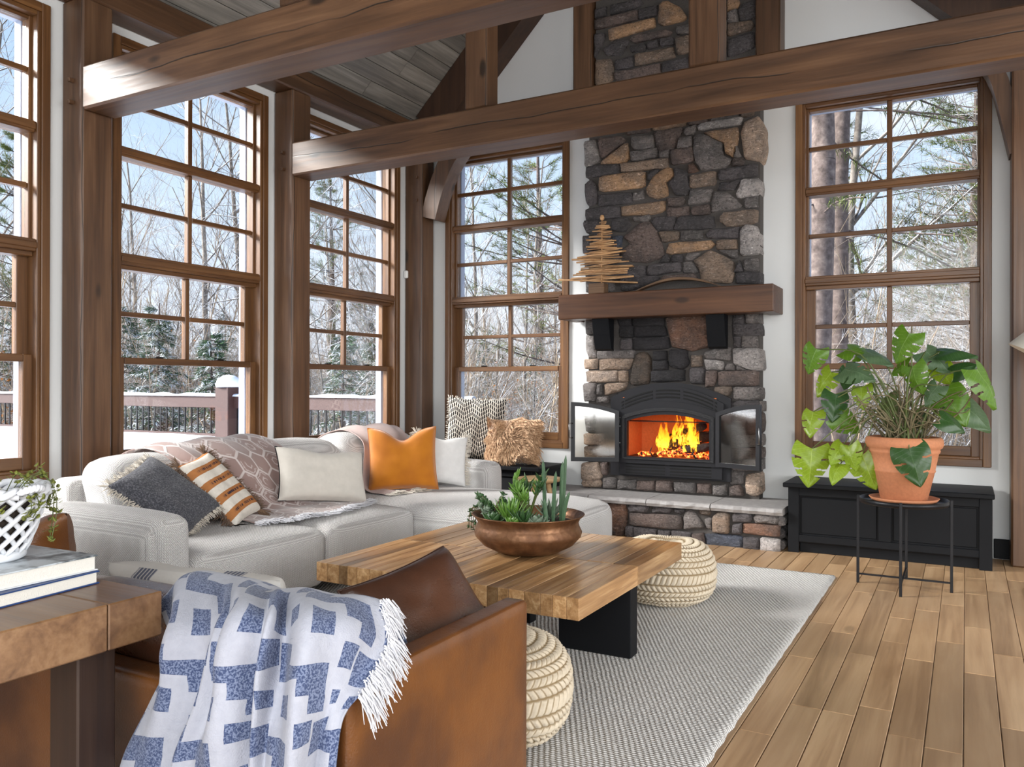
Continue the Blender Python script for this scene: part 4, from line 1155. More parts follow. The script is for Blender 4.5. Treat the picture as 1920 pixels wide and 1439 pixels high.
def rugp(u, v):
    x = lerp(-4.15, -.72, u); y = lerp(.55, 5.46, v)
    e = .006*noise.noise(Vector((x*14, y*14, 0)))
    if u in (0., 1.): x += e
    if v in (0., 1.): y += e
    return (x, y, RZ*.9+.0016*noise.noise(Vector((x*25, y*25, 3))))
m.grid(rugp, nx, ny); n0 = len(m.v)
ring = [i for i in range(nx)]+[j*nx+nx-1 for j in range(1, ny)]+[(ny-1)*nx+i for i in range(nx-2, -1, -1)]+[j*nx for j in range(ny-2, 0, -1)]
for i in ring: p = m.v[i]; m.v.append((p[0]+(.008 if p[0] > -1 else 0), p[1]+(.008 if p[1] > 5 else 0), .001))
L_ = len(ring)
for k in range(L_): m.f.append([ring[(k+1) % L_], ring[k], n0+k, n0+(k+1) % L_]); m.sm.append(True)
m.build('area_rug', 'rug_wool', label='large pale grey woven wool rug under the seating', cat='rug')

# sectional sofa
sf = thing('sectional_sofa', 'pale grey herringbone sectional sofa with a chaise end, along the window wall', 'sofa', (-3.6, 3.9, RZ))
def spart(name, *a, mat='sofa_fabric', parent=None, **k):
    m = MB(); rbox(m, *a, **k); return m.build(name, mat, parent or sf, True)
spart('arm', -3.99, -3.06, 2.355, 2.545, .10, .605, .055, crown=.02)
spart('arm_panel', -4.0, -3.075, 2.315, 2.375, .10, .555, .028, crown=.006)
spart('arm', -4.1, -3.15, 5.34, 5.55, .10, .60, .06, crown=.02)
spart('back_frame', -4.26, -4.06, 2.60, 5.53, .10, .70, .05)
spart('seat_cushion', -4.06, -3.05, 2.545, 3.43, .10, .415, .06, crown=.03)
spart('seat_cushion', -4.06, -3.05, 3.435, 4.255, .10, .415, .06, crown=.03)
def chaise_fn(p):
    t = max(0, (p.x+2.7)/.62)
    if t > 0:
        yc = 4.79; p.y = yc+(p.y-yc)*(1-.28*min(1, t)**2.4)
    return p
spart('chaise_cushion', -4.06, -2.08, 4.26, 5.335, .10, .415, .085, crown=.03, fn=chaise_fn)
def lean(p):
    t = (p.z-.41)/.42; p.x -= .17*t+.02; return p
for a, b, c in ((2.66, 3.54, .78), (3.54, 4.46, .80), (4.46, 5.36, .815)):
    spart('back_cushion', -3.98, -3.66, a, b, .405, c, .10, crown=.035, fn=lean)
for x in (-4.0, -3.2):
    for y in (2.45, 3.4, 4.35, 5.3):
        m = MB(); m.box(x-.02, x+.02, y-.02, y+.02, RZ, .11); m.build('leg', 'black_metal', sf, True)
for y in (4.36, 5.2):
    m = MB(); m.box(-2.36, -2.32, y-.02 if y < 5 else y-.14, y+.02 if y < 5 else y-.10, RZ, .11); m.build('leg', 'black_metal', sf, True)

# coffee table: two halves of glued strips on black slab legs
wood('strip_wood', 1, (.12, .055, .02), (.36, .20, .085), (.60, .41, .22), .34, .3, 0, 2.2, .15, .9, .2)
ct = thing('coffee_table', 'square coffee table of reclaimed wood strips on black slab legs', 'table', (-1.91, 3.42, RZ))
rng = random.Random(12); TZ0, TZ1 = .318, .402
for y0, y1 in ((2.795, 3.421), (3.427, 4.055)):
    x = -2.555
    while x < -1.262:
        w = rng.uniform(.045, .082)
        if -1.262-(x+w) < .035: w = -1.262-x
        m = MB(); m.box(x+.0006, x+w-.0006, y0, y1, TZ0, TZ1+rng.uniform(-.0007, .0007), .0016); m.build('strip', 'strip_wood', ct, True)
        x += w
for b in ((-1.612, -1.266, 3.345, 3.425), (-2.30, -1.89, 3.60, 3.665), (-2.55, -2.20, 3.345, 3.425)):
    m = MB(); m.box(b[0], b[1], b[2], b[3], RZ, TZ0, .003); m.build('leg', 'black_paint', ct, True)
m = MB(); m.box(-2.5, -1.32, 3.36, 3.41, TZ0-.012, TZ0-.001); m.box(-1.93, -1.89, 3.0, 3.9, TZ0-.012, TZ0-.001); m.build('under_frame', 'black_paint', ct, True)

# leather loveseat, seen from behind
ls = thing('leather_loveseat', 'tan leather loveseat with slim square arms, facing the fire', 'sofa', (-2.15, 1.65, RZ))
def lpart(name, *a, mat='leather_tan', r=.02, **k):
    m = MB(); rbox(m, *a, r, **k); return m.build(name, mat, ls, True)
arms = []
for a, b in ((-1.145, -1.07), (-3.25, -3.175)):
    arms.append(lpart('arm', a, b, 1.262, 2.03, .06, .60, r=.016))
pm = MB()
for x in (-1.074, -1.141): pm.tube([(x, 1.275, .594), (x, 2.02, .594), (x, 2.024, .58), (x, 2.024, .08)], .0042, 6)
for y in (1.414, 1.753): pm.tube([(-1.0695, y, .07), (-1.0695, y, .592), (-1.078, y, .602), (-1.14, y, .602)], .0016, 5)
pm.build('piping', 'leather_dark', arms[0], False).location = -ls.location
lpart('back', -3.18, -1.14, 1.262, 1.35, .06, .515, r=.022)
lpart('base', -3.175, -1.145, 1.34, 2.0, .08, .26, r=.02)
for a, b in ((-3.175, -2.163), (-2.157, -1.145)):
    lpart('seat_cushion', a, b, 1.45, 2.03, .255, .42, mat='leather_tan', r=.05, crown=.02)
    def lb(p): p.y += -.10*((p.z-.42)/.3); return p
    lpart('back_cushion', a, b, 1.38, 1.56, .41, .665, mat='leather_dark', r=.06, crown=.02, fn=lb)  # dark leather carries the shade on these cushions in its colour
for x in (-3.18, -1.14):
    for y in (1.32, 1.96):
        m = MB(); m.box(x-.02, x+.02, y-.02, y+.02, RZ, .07); m.build('leg', 'black_metal', ls, True)

# console behind the loveseat
wood('console_wood', 0, (.09, .042, .018), (.21, .11, .05), (.34, .20, .10), .36, .35, 0, 1.1, .12, .35, .2)
cs = thing('console_table', 'thick brown wooden console table behind the loveseat', 'table', (-2.3, .92, 0))
for a, b in ((.60, .858), (.86, 1.108), (1.11, 1.243)):
    m = MB(); m.box(-3.0, -1.597, a, b, .630, .730, .003); m.build('plank', 'console_wood', cs, True)
for x in (-1.75, -2.85):
    for y in (1.075, .62): m = MB(); m.box(x, x+.10, y, y+.09, RZ-.003, .63, .004); m.build('leg', 'rafter_wood', cs, True)

# black window benches
def bench(label, x0, x1, group=None):
    t = thing('window_bench', label, 'bench', ((x0+x1)/2, 6.38, 0))
    def bp(name, *b, c=.003): m = MB(); m.box(*b, c); return m.build(name, 'black_paint', t, True)
    bp('lid', x0-.03, x1+.012, 6.10, YB-.03, .470, .503, c=.005)
    bp('body', x0, x1, 6.165, YB-.03, .07, .47)
    for a in (x0, x1-.075): bp('stile', a, a+.075, 6.145, 6.17, .0, .47)
    xm = (x0+x1)/2; bp('stile', xm-.04, xm+.04, 6.145, 6.17, .13, .41)
    bp('rail', x0+.075, x1-.075, 6.145, 6.17, .41, .47); bp('rail', x0+.075, x1-.075, 6.145, 6.17, .08, .13)
    for a, b in ((x0+.075, xm-.04), (xm+.04, x1-.075)): bp('panel', a+.012, b-.012, 6.158, 6.168, .142, .398)
    bp('foot', x0, x0+.09, YB-.12, YB-.03, 0, .07); bp('foot', x1-.09, x1, YB-.12, YB-.03, 0, .07); bp('plinth', x0+.075, x1-.075, 6.19, 6.21, 0, .08)
bench('black panelled bench under the window behind the monstera', -1.125, .150)
bench('black bench in the corner under the window, holding two pillows', -4.52, -3.14)

# knitted poufs: one mesh, braided rows as relief
def pouf_mesh():
    m = MB(); R, Hh = .265, .33; rows = 17; st = 60
    nu, nv = 300, 118
    prof = []
    for i in range(nv):
        t = i/(nv-1); a = lerp(-PI/2, PI/2, t)
        prof.append((R*abs(math.cos(a))**.55 if abs(math.cos(a)) > 1e-6 else 0., Hh/2*(1+math.copysign(abs(math.sin(a))**.75, math.sin(a)))))
    def fn(u, v):
        t = v*(nv-1); i = min(int(t), nv-2); r = lerp(prof[i][0], prof[i+1][0], t-i); z = lerp(prof[i][1], prof[i+1][1], t-i)
        ph = v*rows; k = int(ph); f = ph-k; th = u*2*PI
        rope = math.sqrt(max(0, 1-(2*f-1)**2))
        twist = .5+.5*math.sin(st*th+(f-.5)*5.5*(1 if k % 2 else -1)+k*1.7)
        d = (.016*rope*(.35+.65*twist)+.005*noise.noise(Vector((math.cos(th)*3, math.sin(th)*3, v*4))))*min(1, r/.05)
        if v > .86: d -= .02*((v-.86)/.14)**2
        n_ = (math.cos(lerp(-PI/2, PI/2, v)), math.sin(lerp(-PI/2, PI/2, v)))
        rr = r+d*n_[0]; z2 = z+d*n_[1]*.8+.004*math.sin(3*th)*v
        if v > .93: z2 -= .035*((v-.93)/.07)
        return (rr*math.cos(th), rr*math.sin(th), max(0, z2))
    m.grid(fn, nu, nv, cu=True, uv=(1, 1)); return m.mesh('pouf')
g = G('pouf_knit'); u, v, _ = g.sep(g.coord('UV')); n = g.noise(g.coord(), 60, 3); rw = v*17.; f = rw.fract(); par = (rw.floor().mod(2.)*2.-1.)
tw = (u*(60*2*PI)+(f-.5)*5.5*par+rw.floor()*1.7).sin()
dk = g.mapr((f-.5).abs(), .30, .48).max(g.mapr(tw, -.55, -.95)*.8)  # dark gaps: shade in the creases between rows, put into the colour
g.pbr(g.mix(dk, g.mix(n, (.52, .43, .31), (.70, .62, .50)), (.25, .18, .10)), .95, 0, g.bump(n, .4, .004), spec=.1)
pm_ = pouf_mesh()
for loc, lab in (((-1.454, 4.37, RZ), 'round knitted cream pouf on the rug between the coffee table and hearth'), ((-1.416, 2.415, RZ), 'round knitted cream pouf on the rug beside the leather loveseat arm')):
    t = thing('knitted_pouf', lab, 'pouf', loc, loc[1]); link('knit_cover', pm_, 'pouf_knit', t)
    m = MB(); m.lathe([(0, .288), (.02, .292), (.028, .298), (.02, .303), (0, .304)], 14); m.build('top_knot', 'knit_cream', t)

# small round wooden stool between chaise and hearth
wood('pale_wood', 0, (.38, .22, .10), (.56, .37, .19), (.68, .50, .29), .5, .2, 0, 2, .1)
st = thing('round_stool', 'small round pale wood side table between the chaise and the hearth', 'side table', (-2.97, 5.80, 0))
m = MB(); m.lathe([(0, .425), (.12, .427), (.165, .437), (.185, .455), (.183, .462), (.15, .4625), (0, .4625)], 40); m.build('top', 'pale_wood', st)
for i in range(3):
    a = i*2*PI/3+.5; m = MB(); m.tube([(.07*math.cos(a), .07*math.sin(a), .43), (.15*math.cos(a), .15*math.sin(a), .001)], [.022, .014], 10); m.build('leg', 'pale_wood', st)
# motion sensor, floor register, lamp at the edge
m = MB(); rbox(m, -4.742, -4.70, 6.385, 6.413, 2.225, 2.30, .012, 4); simple('white_plastic', (.8, .8, .78), .4, var=.02); m.build('motion_sensor', 'white_plastic', label='small white motion sensor on the corner timber post', cat='sensor')
fv = thing('floor_register', 'wooden floor vent set in the planks at the edge of the room', 'floor vent', (.42, 5.57, 0))
m = MB(); m.box(.30, .32, 5.40, 5.74, .001, .007, .002); m.box(.53, .55, 5.40, 5.74, .001, .007, .002); m.box(.32, .53, 5.40, 5.42, .001, .007, .002); m.box(.32, .53, 5.72, 5.74, .001, .007, .002); m.build('frame', 'pale_wood', fv, True)
for i in range(8): m = MB(); m.box(.325, .525, 5.435+i*.036, 5.455+i*.036, .001, .006); m.build('slat', 'trim_wood_x', fv, True)
# ------------------------------------------------------------------ pillows and throws
def cloth(name, col, rough=.9, k=1500., var=.1, bump=.35, sheen=.2):
    g = G(name); u = g.coord('UV'); x, y, z = g.sep(u); c = g.coord(); n = g.noise(c, 25, 3); n2 = g.noise(c, 420, 2)
    w = (x*k).sin()*(y*k).sin()
    g.pbr(g.mix(n, [v*(1-var) for v in col], [min(1, v*(1+var)) for v in col]), rough, 0, g.bump(w*.4+n2*.5+n*.3, bump, .003), spec=.15, sheen=sheen)
cloth('cream_linen', (.66, .62, .56)); cloth('white_cotton', (.74, .73, .72)); cloth('fringe_cream', (.66, .60, .52)); cloth('fringe_brown', (.17, .10, .06), var=.5); cloth('mauve_plain', (.46, .345, .32)); cloth('white_fringe', (.72, .72, .76))
def velvet():
    g = G('orange_velvet'); c = g.coord(); n = g.noise(c, 5, 3); n2 = g.noise(c, 500, 2)
    g.pbr(g.mix(g.mapr(n, .3, .7), (.38, .115, .003), (.48, .16, .005)), .75, 0, g.bump(n2+n*.6, .2, .004), spec=.2, sheen=.5)
velvet()
def pat_mats():
    g = G('grey_nubby'); c = g.coord(); n = g.noise(c, 130, 3, .6); n2 = g.noise(c, 5, 2)
    g.pbr(g.mix(g.mapr(n, .4, .75), (.045, .046, .056), (.16, .16, .18)), .95, 0, g.bump(n, .9, .008), spec=.1, sheen=.2)
    g = G('striped_ikat'); u, v, _ = g.sep(g.coord('UV')); n = g.noise(g.coord(), 60, 3); n3 = g.noise(g.mapping(g.coord('UV'), (30, 5, 1)), 1., 3)
    s = (v*4.6+.1+(n-.5)*.04).fract(); st = (s > .52)
    blk = g.mapr((s-.76).abs(), .05, .10, 1., 0.)*g.mapr(n3, .42, .56)*g.mapr((u-.5).abs(), .30, .42, 1., 0.)
    col = g.mix(st, (.68, .63, .56), (.40, .165, .06)); col = g.mix(blk*st, col, (.035, .03, .045))
    g.pbr(g.hsv(col, .5, 1., n*.3+.85), .9, 0, g.bump(n, .4, .004), spec=.1)
    g = G('chevron_knit'); u, v, _ = g.sep(g.coord('UV')); n = g.noise(g.coord(), 30, 2)
    zig = ((u*3.4).fract()-.5).abs()*.34
    row = ((v+zig*.55+n*.006)*14.).fract(); col_ = ((u+n*.004)*27.+((v+zig*.5)*14.).floor()*.35).fract()
    dk = g.mapr((col_-.5).abs(), .26, .34, 1., 0.)*g.mapr((row-.5).abs(), .36, .45, 1., 0.)
    h = (row*PI).sin()+(col_*2*PI).cos()*.8
    g.pbr(g.mix(dk, (.66, .60, .52), (.022, .02, .022)), .95, 0, g.bump(h, .9, .006), spec=.1)
    g = G('linen_stripe'); u, v, _ = g.sep(g.coord('UV')); n = g.noise(g.coord(), 25, 3)
    b = g.mapr((u-.27+(n-.5)*.02).abs(), .05, .065, 1., 0.); fine = ((u*46.).fract() > .35)
    g.pbr(g.mix(b*(fine*.7+.3), (.68, .655, .62), (.13, .14, .19)), .9, 0, g.bump(n, .5, .006), spec=.1)
    g = G('mauve_hex'); u, v, _ = g.sep(g.coord('UV')); c = g.coord(); n = g.noise(c, 40, 3)
    # hexagon outlines from two offset lattices
    sx, sy = .115, .115*1.732; px, py = u, v
    def d2(ox, oy):
        a = ((px/sx+ox).fract()-.5)*sx; b = ((py/sy+oy).fract()-.5)*sy; return a.abs(), b.abs()
    def hexd(a, b): return a.max(a*.5+b*.866)
    h1 = hexd(*d2(0., 0.)); h2 = hexd(*d2(.5, .5)); hd = h1.min(h2)
    ln = g.mapr(hd, sx*.43, sx*.47); sw = g.mapr(((hd*260.+n*6.).sin()), .5, .8)*g.mapr(g.noise(c, 7, 1), .5, .56)
    col = g.mix(ln.max(sw*.7), (.30, .205, .185), (.60, .52, .50))
    g.pbr(col, .85, 0, g.bump(ln+n*.5, .5, .005), spec=.15, sheen=.4)
    g = G('blue_jacquard'); u, v, _ = g.sep(g.coord('UV')); c = g.coord(); n = g.noise(c, 260, 3); n2 = g.noise(c, 60, 3)
    T = .30; wob = (g.noise(g.coord('UV'), 9, 2)-.5)*.012
    X = ((u+wob)/T+(v/T).floor()*.37).fract(); Y = ((v+wob)/T).fract()
    def rect(x0, x1, y0, y1): return (X > x0)*(X < x1)*(Y > y0)*(Y < y1)
    m = rect(.02, .30, .05, .48).max(rect(.30, .46, .26, .48)).max(rect(.46, .74, .26, .70)).max(rect(.58, .74, .70, .92)).max(rect(.12, .36, .66, .96)).max(rect(.84, 1., .0, .30)).max(rect(.84, .96, .58, .82))
    blue = g.mix(g.mapr(n, .42, .6), (.05, .07, .15), (.19, .23, .35))
    g.pbr(g.mix(m, g.mix(n2, (.35, .365, .435), (.46, .475, .54)), blue), .92, 0, g.bump(n*.7+n2*.5+m*.3, .55, .004), spec=.1, sheen=.15)
pat_mats()
def pillow_mesh(w, h, t, chop=0., seed=0, n=34, pinch=.07, wr=.006):
    """soft square pillow, local x = width, z = height, y = thickness, origin at its centre"""
    m = MB()
    for s in (-1, 1):
        def fn(u, v, s=s):
            a, b = 2*u-1, 2*v-1
            k = max(0, (1-a**4)*(1-b**4))**.5
            # soft shoulders
            k = k**.8
            x = w/2*a*(1-pinch*(1-b*b)); z = h/2*b*(1-pinch*(1-a*a))
            if chop: z -= chop*max(0, b)*math.exp(-(a/.42)**2)
            y = s*t/2*k+wr*k*noise.noise(Vector((a*2.5+seed, b*2.5, s*3+seed*1.7)))
            return (x, y, z)
        m.grid((lambda u, v, f=fn: f(u, v)) if s < 0 else (lambda u, v, f=fn: f(1-u, v)), n, n, uv=(1, 1))
        if s > 0:   # mirror the uv of the back so the pattern runs on
            pass
    return m
def frame(normal, roll):
    """rotation taking local -y to the given facing direction and local z to up, then rolled about the facing"""
    f = Vector(normal).normalized(); up = Vector((0, 0, 1)); r = f.cross(up)*-1; r.normalize(); u = r.cross(-f)*1
    y = -f; x = y.cross(up).normalized(); z = x.cross(y).normalized()
    M = Matrix((x, y, z)).transposed()
    return (Matrix.Rotation(math.radians(roll), 3, f) @ M).to_euler()
def fringe(m, pts, outs, L, rng, w=.004, per=2, droop=.3, zmin=-9):
    for p, o in zip(pts, outs):
        for _ in range(per):
            q = Vector(p)+Vector((rng.uniform(-.008, .008), rng.uniform(-.006, .006), rng.uniform(-.008, .008))); d = (Vector(o)+Vector((rng.uniform(-.4, .4), rng.uniform(-.4, .4), rng.uniform(-.4, .4)))).normalized(); l = L*rng.uniform(.6, 1.2)
            P3 = [q, q+d*l*.5+Vector((0, 0, -droop*l*.1)), q+d*l+Vector((0, 0, -droop*l*.5))]
            for v in P3: v.z = max(v.z, zmin+w*.5)
            m.tube(P3, [w*.6, w*.5, w*.25], 3, False)
def pillow(name, label, mat, c, size, normal, roll=0., chop=0., seed=0, piping=None, edge=None, cat='pillow', pinch=.07, wr=.006, rest=None):
    t = thing(name, label, cat, c); t.rotation_euler = frame(normal, roll)
    pillow_mesh(*size, chop, seed, pinch=pinch, wr=wr).build('cover', mat, t)
    w, h, _ = size; B = []
    for k in range(4):
        for i in range(24):
            s = -1+2*i/24; a, b = ((s, -1), (1, s), (-s, 1), (-1, -s))[k]
            z = h/2*b*(1-pinch*(1-a*a))-(chop*max(0, b)*math.exp(-(a/.42)**2) if chop else 0)
            B.append(((w/2*a*(1-pinch*(1-b*b)), 0, z), (a if abs(a) == 1 else 0, 0, b if abs(b) == 1 else 0)))
    if piping:
        sel = B if piping[1] == 'all' else [q for q in B if q[0][0] < -w*.40]
        m = MB(); P = [q[0] for q in sel]; m.tube(P+([P[0]] if piping[1] == 'all' else []), .0035, 6); m.build('piping', piping[0], t)
    if edge:
        rng = random.Random(seed+50); m = MB()
        sel = [q for q in B if edge[2](q[0][0]/w*2, q[0][2]/h*2)]
        fringe(m, [q[0] for q in sel], [q[1] for q in sel], edge[1], rng, .006, edge[3])
        if rest is not None:                          # strands lie on the surface the pillow stands on
            Mx = t.rotation_euler.to_matrix(); up = Mx.transposed() @ Vector((0, 0, 1))
            for k, v in enumerate(m.v):
                dz = rest+.002-(c[2]+(Mx @ Vector(v)).z)
                if dz > 0: m.v[k] = tuple(Vector(v)+up*dz)
        m.build('fringe', edge[0], t, kind='stuff')
    return t
ALL = lambda a, b: True
SIDES = lambda a, b: abs(a) > .8
pillow('throw_pillow', 'charcoal nubby pillow with cream fringe leaning in the sofa corner', 'grey_nubby', (-3.597, 2.818, .621), (.46, .35, .14), (.664, -.058, .746), -60, seed=1, rest=.444, edge=('fringe_cream', .035, ALL, 5))
pillow('throw_pillow', 'lumbar pillow with cream, rust and black stripes and tasselled ends', 'striped_ikat', (-3.600, 3.169, .622), (.27, .46, .12), (.744, .077, .663), 16, seed=2, rest=.444, edge=('fringe_brown', .06, SIDES, 12))
pillow('throw_pillow', 'plain cream linen lumbar pillow with a black piped edge', 'cream_linen', (-3.52, 3.90, .630), (.60, .345, .16), (.84, -.30, .38), -7, seed=3, piping=('black_paint', 'left'), chop=.02)
pillow('throw_pillow', 'burnt orange velvet pillow with a dented top', 'orange_velvet', (-3.512, 4.728, .673), (.49, .455, .16), (.62, -.74, .26), 1, chop=.085, seed=4, piping=('orange_velvet', 'all'))
pillow('throw_pillow', 'white cotton pillow with frayed tassel edge, behind the orange one', 'white_cotton', (-3.45, 5.115, .643), (.41, .385, .13), (.70, -.60, .30), -8, chop=.03, seed=5, rest=.444, edge=('fringe_cream', .04, SIDES, 6))
pillow('throw_pillow', 'large black and cream chevron knitted pillow on the corner bench', 'chevron_knit', (-3.91, 6.36, .795), (.54, .58, .17), (.42, -.88, .16), -3, seed=6, rest=.503, edge=('fringe_cream', .018, ALL, 3), wr=.012)
fur = pillow('throw_pillow', 'shaggy tan fur pillow propped on the corner bench', 'fringe_cream', (-3.47, 6.27, .705), (.47, .40, .16), (.30, -.92, .20), 0, seed=7)
def fur_coat(t, w, h, th, seed):
    g = G('tan_fur'); n = g.noise(g.mapping(g.coord(), (60, 60, 60)), 1., 3); g.pbr(g.mix(g.mapr(n, .35, .65), (.33, .17, .08), (.72, .48, .29)), .7, spec=.3, sheen=.3)
    rng = random.Random(seed); m = MB()
    for i in range(4200):
        a, b = rng.uniform(-1, 1), rng.uniform(-1, 1); k = max(0, (1-a**4)*(1-b**4))**.4; s = -1 if rng.random() < .8 else 1
        p = Vector((w/2*a*(1-.07*(1-b*b)), s*th/2*k, h/2*b*(1-.07*(1-a*a))))
        ang = noise.noise(Vector((a*1.6, b*1.6, seed)))*3.2-.6; flow = Vector((math.cos(ang)*.8+a*.7, s*.85, math.sin(ang)*.7+b*.6-.2)).normalized()
        L = rng.uniform(.05, .095); side = flow.cross(Vector((0, s, 0)));
        if side.length < .1: side = Vector((1, 0, 0))
        side.normalize(); wd = rng.uniform(.002, .0045); b0 = len(m.v); q1 = p+flow*L*.55+Vector((0, s*.008, 0)); q2 = p+flow*L+Vector((0, -s*.002, -.006))
        m.v += [tuple(p-side*wd), tuple(p+side*wd), tuple(q1-side*wd*.8), tuple(q1+side*wd*.8), tuple(q2)]
        m.f += [[b0, b0+1, b0+3, b0+2], [b0+2, b0+3, b0+4]]; m.sm += [True, True]
    m.build('fur', 'tan_fur', t, kind='stuff')
fur_coat(fur, .47, .40, .16, 3)
fur.children[0].data.materials[0] = MAT['tan_fur']
pillow('throw_pillow', 'dark brown leather pillow with piped edge against the near loveseat arm', 'leather_dark', (-1.285, 1.82, .572), (.42, .31, .14), (.80, -.15, .58), 8, seed=8, piping=('leather_dark', 'all'), chop=.0)
pillow('throw_pillow', 'crumpled tan leather pillow at the far end of the loveseat', 'leather_tan', (-2.745, 1.605, .612), (.38, .38, .15), (.25, -.90, -.25), -4, seed=9, chop=.06, wr=.025)
pillow('throw_pillow', 'white linen lumbar pillow with slate stripes, lying behind the blue throw', 'linen_stripe', (-1.93, 1.64, .556), (.80, .25, .13), (.05, .90, .42), -4, seed=10, wr=.014)

def drape(net, nu, nv, fold):
    """smooth surface through a net of points; fold(u,v) displaces along the normal"""
    R = [[Vector(p) for p in r] for r in net]; C = [spline(r, nu) for r in R]; cols = [spline([C[k][i] for k in range(len(R))], nv) for i in range(nu)]
    P = [[cols[i][j] for i in range(nu)] for j in range(nv)]; out = []
    for j in range(nv):
        row = []
        for i in range(nu):
            du = P[j][min(i+1, nu-1)]-P[j][max(i-1, 0)]; dv = P[min(j+1, nv-1)][i]-P[max(j-1, 0)][i]; n = du.cross(dv)
            n = n.normalized() if n.length > 1e-9 else Vector((0, -1, 0)); row.append(P[j][i]+n*fold(i/(nu-1), j/(nv-1)))
        out.append(row)
    return out
def throw(name, label, mat, pts, uv, th=.004):
    m = MB(); nv, nu = len(pts), len(pts[0])
    m.grid(lambda u, v: pts[int(round(v*(nv-1)))][int(round(u*(nu-1)))], nu, nv, uv=uv)
    t = thing(name, label, 'throw', tuple(pts[nv//2][nu//2])); o = m.build('cloth', mat, t, True)
    sm = o.modifiers.new('thickness', 'SOLIDIFY'); sm.thickness = th; sm.offset = 0
    return t
# blue and white throw over the back of the loveseat
net = [[(-1.66, 1.62, .44), (-1.60, 1.62, .45), (-1.50, 1.62, .45), (-1.40, 1.60, .45), (-1.30, 1.60, .45), (-1.22, 1.62, .46), (-1.17, 1.64, .50)],
 [(-1.69, 1.46, .66), (-1.64, 1.47, .69), (-1.54, 1.47, .69), (-1.40, 1.45, .69), (-1.31, 1.46, .69), (-1.21, 1.47, .69), (-1.14, 1.50, .69)],
 [(-1.702, 1.33, .683), (-1.671, 1.37, .736), (-1.541, 1.37, .739), (-1.394, 1.33, .741), (-1.309, 1.35, .745), (-1.211, 1.37, .739), (-1.119, 1.43, .711)],
 [(-1.629, 1.27, .625), (-1.512, 1.24, .668), (-1.388, 1.22, .702), (-1.262, 1.19, .727), (-1.194, 1.21, .727), (-1.127, 1.26, .718), (-1.055, 1.39, .668)],
 [(-1.575, 1.245, .591), (-1.484, 1.21, .587), (-1.358, 1.18, .606), (-1.252, 1.16, .626), (-1.178, 1.18, .632), (-1.105, 1.22, .636), (-1.036, 1.29, .626)],
 [(-1.621, 1.235, .471), (-1.484, 1.19, .496), (-1.358, 1.16, .52), (-1.244, 1.14, .544), (-1.165, 1.16, .553), (-1.091, 1.19, .563), (-1.044, 1.225, .57)],
 [(-1.684, 1.22, .319), (-1.522, 1.18, .372), (-1.377, 1.15, .417), (-1.247, 1.13, .455), (-1.161, 1.15, .467), (-1.101, 1.18, .468), (-1.059, 1.215, .464)],
 [(-1.675, 1.235, .17), (-1.55, 1.18, .20), (-1.40, 1.14, .22), (-1.25, 1.12, .24), (-1.16, 1.14, .25), (-1.11, 1.17, .25), (-1.07, 1.21, .25)]]
def bfold(u, v):
    w = smooth01((v-.22)/.35)
    f = .034*math.sin(u*19+2.8*v+.6)*w+.012*math.sin(u*41-3*v)*w
    f -= .055*w*math.exp(-((u-.60-.02*math.sin(v*5))/.022)**2)+.045*w*math.exp(-((u-.36+.10*(v-.5))/.025)**2)
    f += .014*noise.noise(Vector((u*6, v*5, 1)))
    return f
bp = drape(net, 150, 130, bfold)
bt = throw('blue_throw', 'blue and white geometric woven throw draped over the loveseat back', 'blue_jacquard', bp, (1.05, 1.25))
m = MB(); rng = random.Random(31)
E_ = [bp[j][-1] for j in range(22, 82)]
fringe(m, E_, [(.55, .05, -.65)]*len(E_), .055, rng, .0035, 6, .8)
m.build('fringe', 'white_fringe', bt, True, kind='stuff')
# mauve patterned throw over the sofa back and seat
net = [[(-4.30, 2.98, .56), (-4.30, 3.25, .56), (-4.30, 3.55, .56), (-4.30, 3.86, .56)],
 [(-4.285, 3.00, .76), (-4.285, 3.25, .77), (-4.285, 3.55, .78), (-4.285, 3.84, .78)],
 [(-4.05, 3.03, .845), (-4.04, 3.27, .86), (-4.03, 3.58, .875), (-4.03, 3.87, .87)],
 [(-3.80, 3.06, .755), (-3.79, 3.30, .765), (-3.79, 3.62, .775), (-3.79, 3.92, .76)],
 [(-3.72, 3.10, .60), (-3.70, 3.36, .605), (-3.69, 3.68, .61), (-3.71, 3.97, .60)],
 [(-3.61, 3.16, .475), (-3.59, 3.42, .475), (-3.57, 3.74, .475), (-3.58, 4.03, .475)],
 [(-3.48, 3.20, .462), (-3.45, 3.46, .462), (-3.42, 3.78, .462), (-3.44, 4.10, .460)],
 [(-3.33, 3.17, .455), (-3.28, 3.40, .458), (-3.25, 3.74, .458), (-3.33, 4.13, .458)]]
mp_ = drape(net, 80, 90, lambda u, v: .011*math.sin(u*19+v*3)*(1-.5*v)+.006*noise.noise(Vector((u*9, v*9, 5))))
mt_ = throw('mauve_throw', 'mauve throw with white hexagon pattern over the sofa back and seat', 'mauve_hex', mp_, (.98, 1.05))
m = MB(); E_ = mp_[-1]+[mp_[-1][i].lerp(mp_[-1][i+1], .5) for i in range(len(mp_[-1])-1)]; fringe(m, E_, [(1, -.2, -.1)]*len(E_), .06, rng, .006, 3, .2, .446)
E_ = [r[-1] for r in mp_[60:]]; fringe(m, E_, [(.3, 1, 0)]*len(E_), .05, rng, .006, 3, .2, .446)
m.build('fringe', 'white_fringe', mt_, True, kind='stuff')
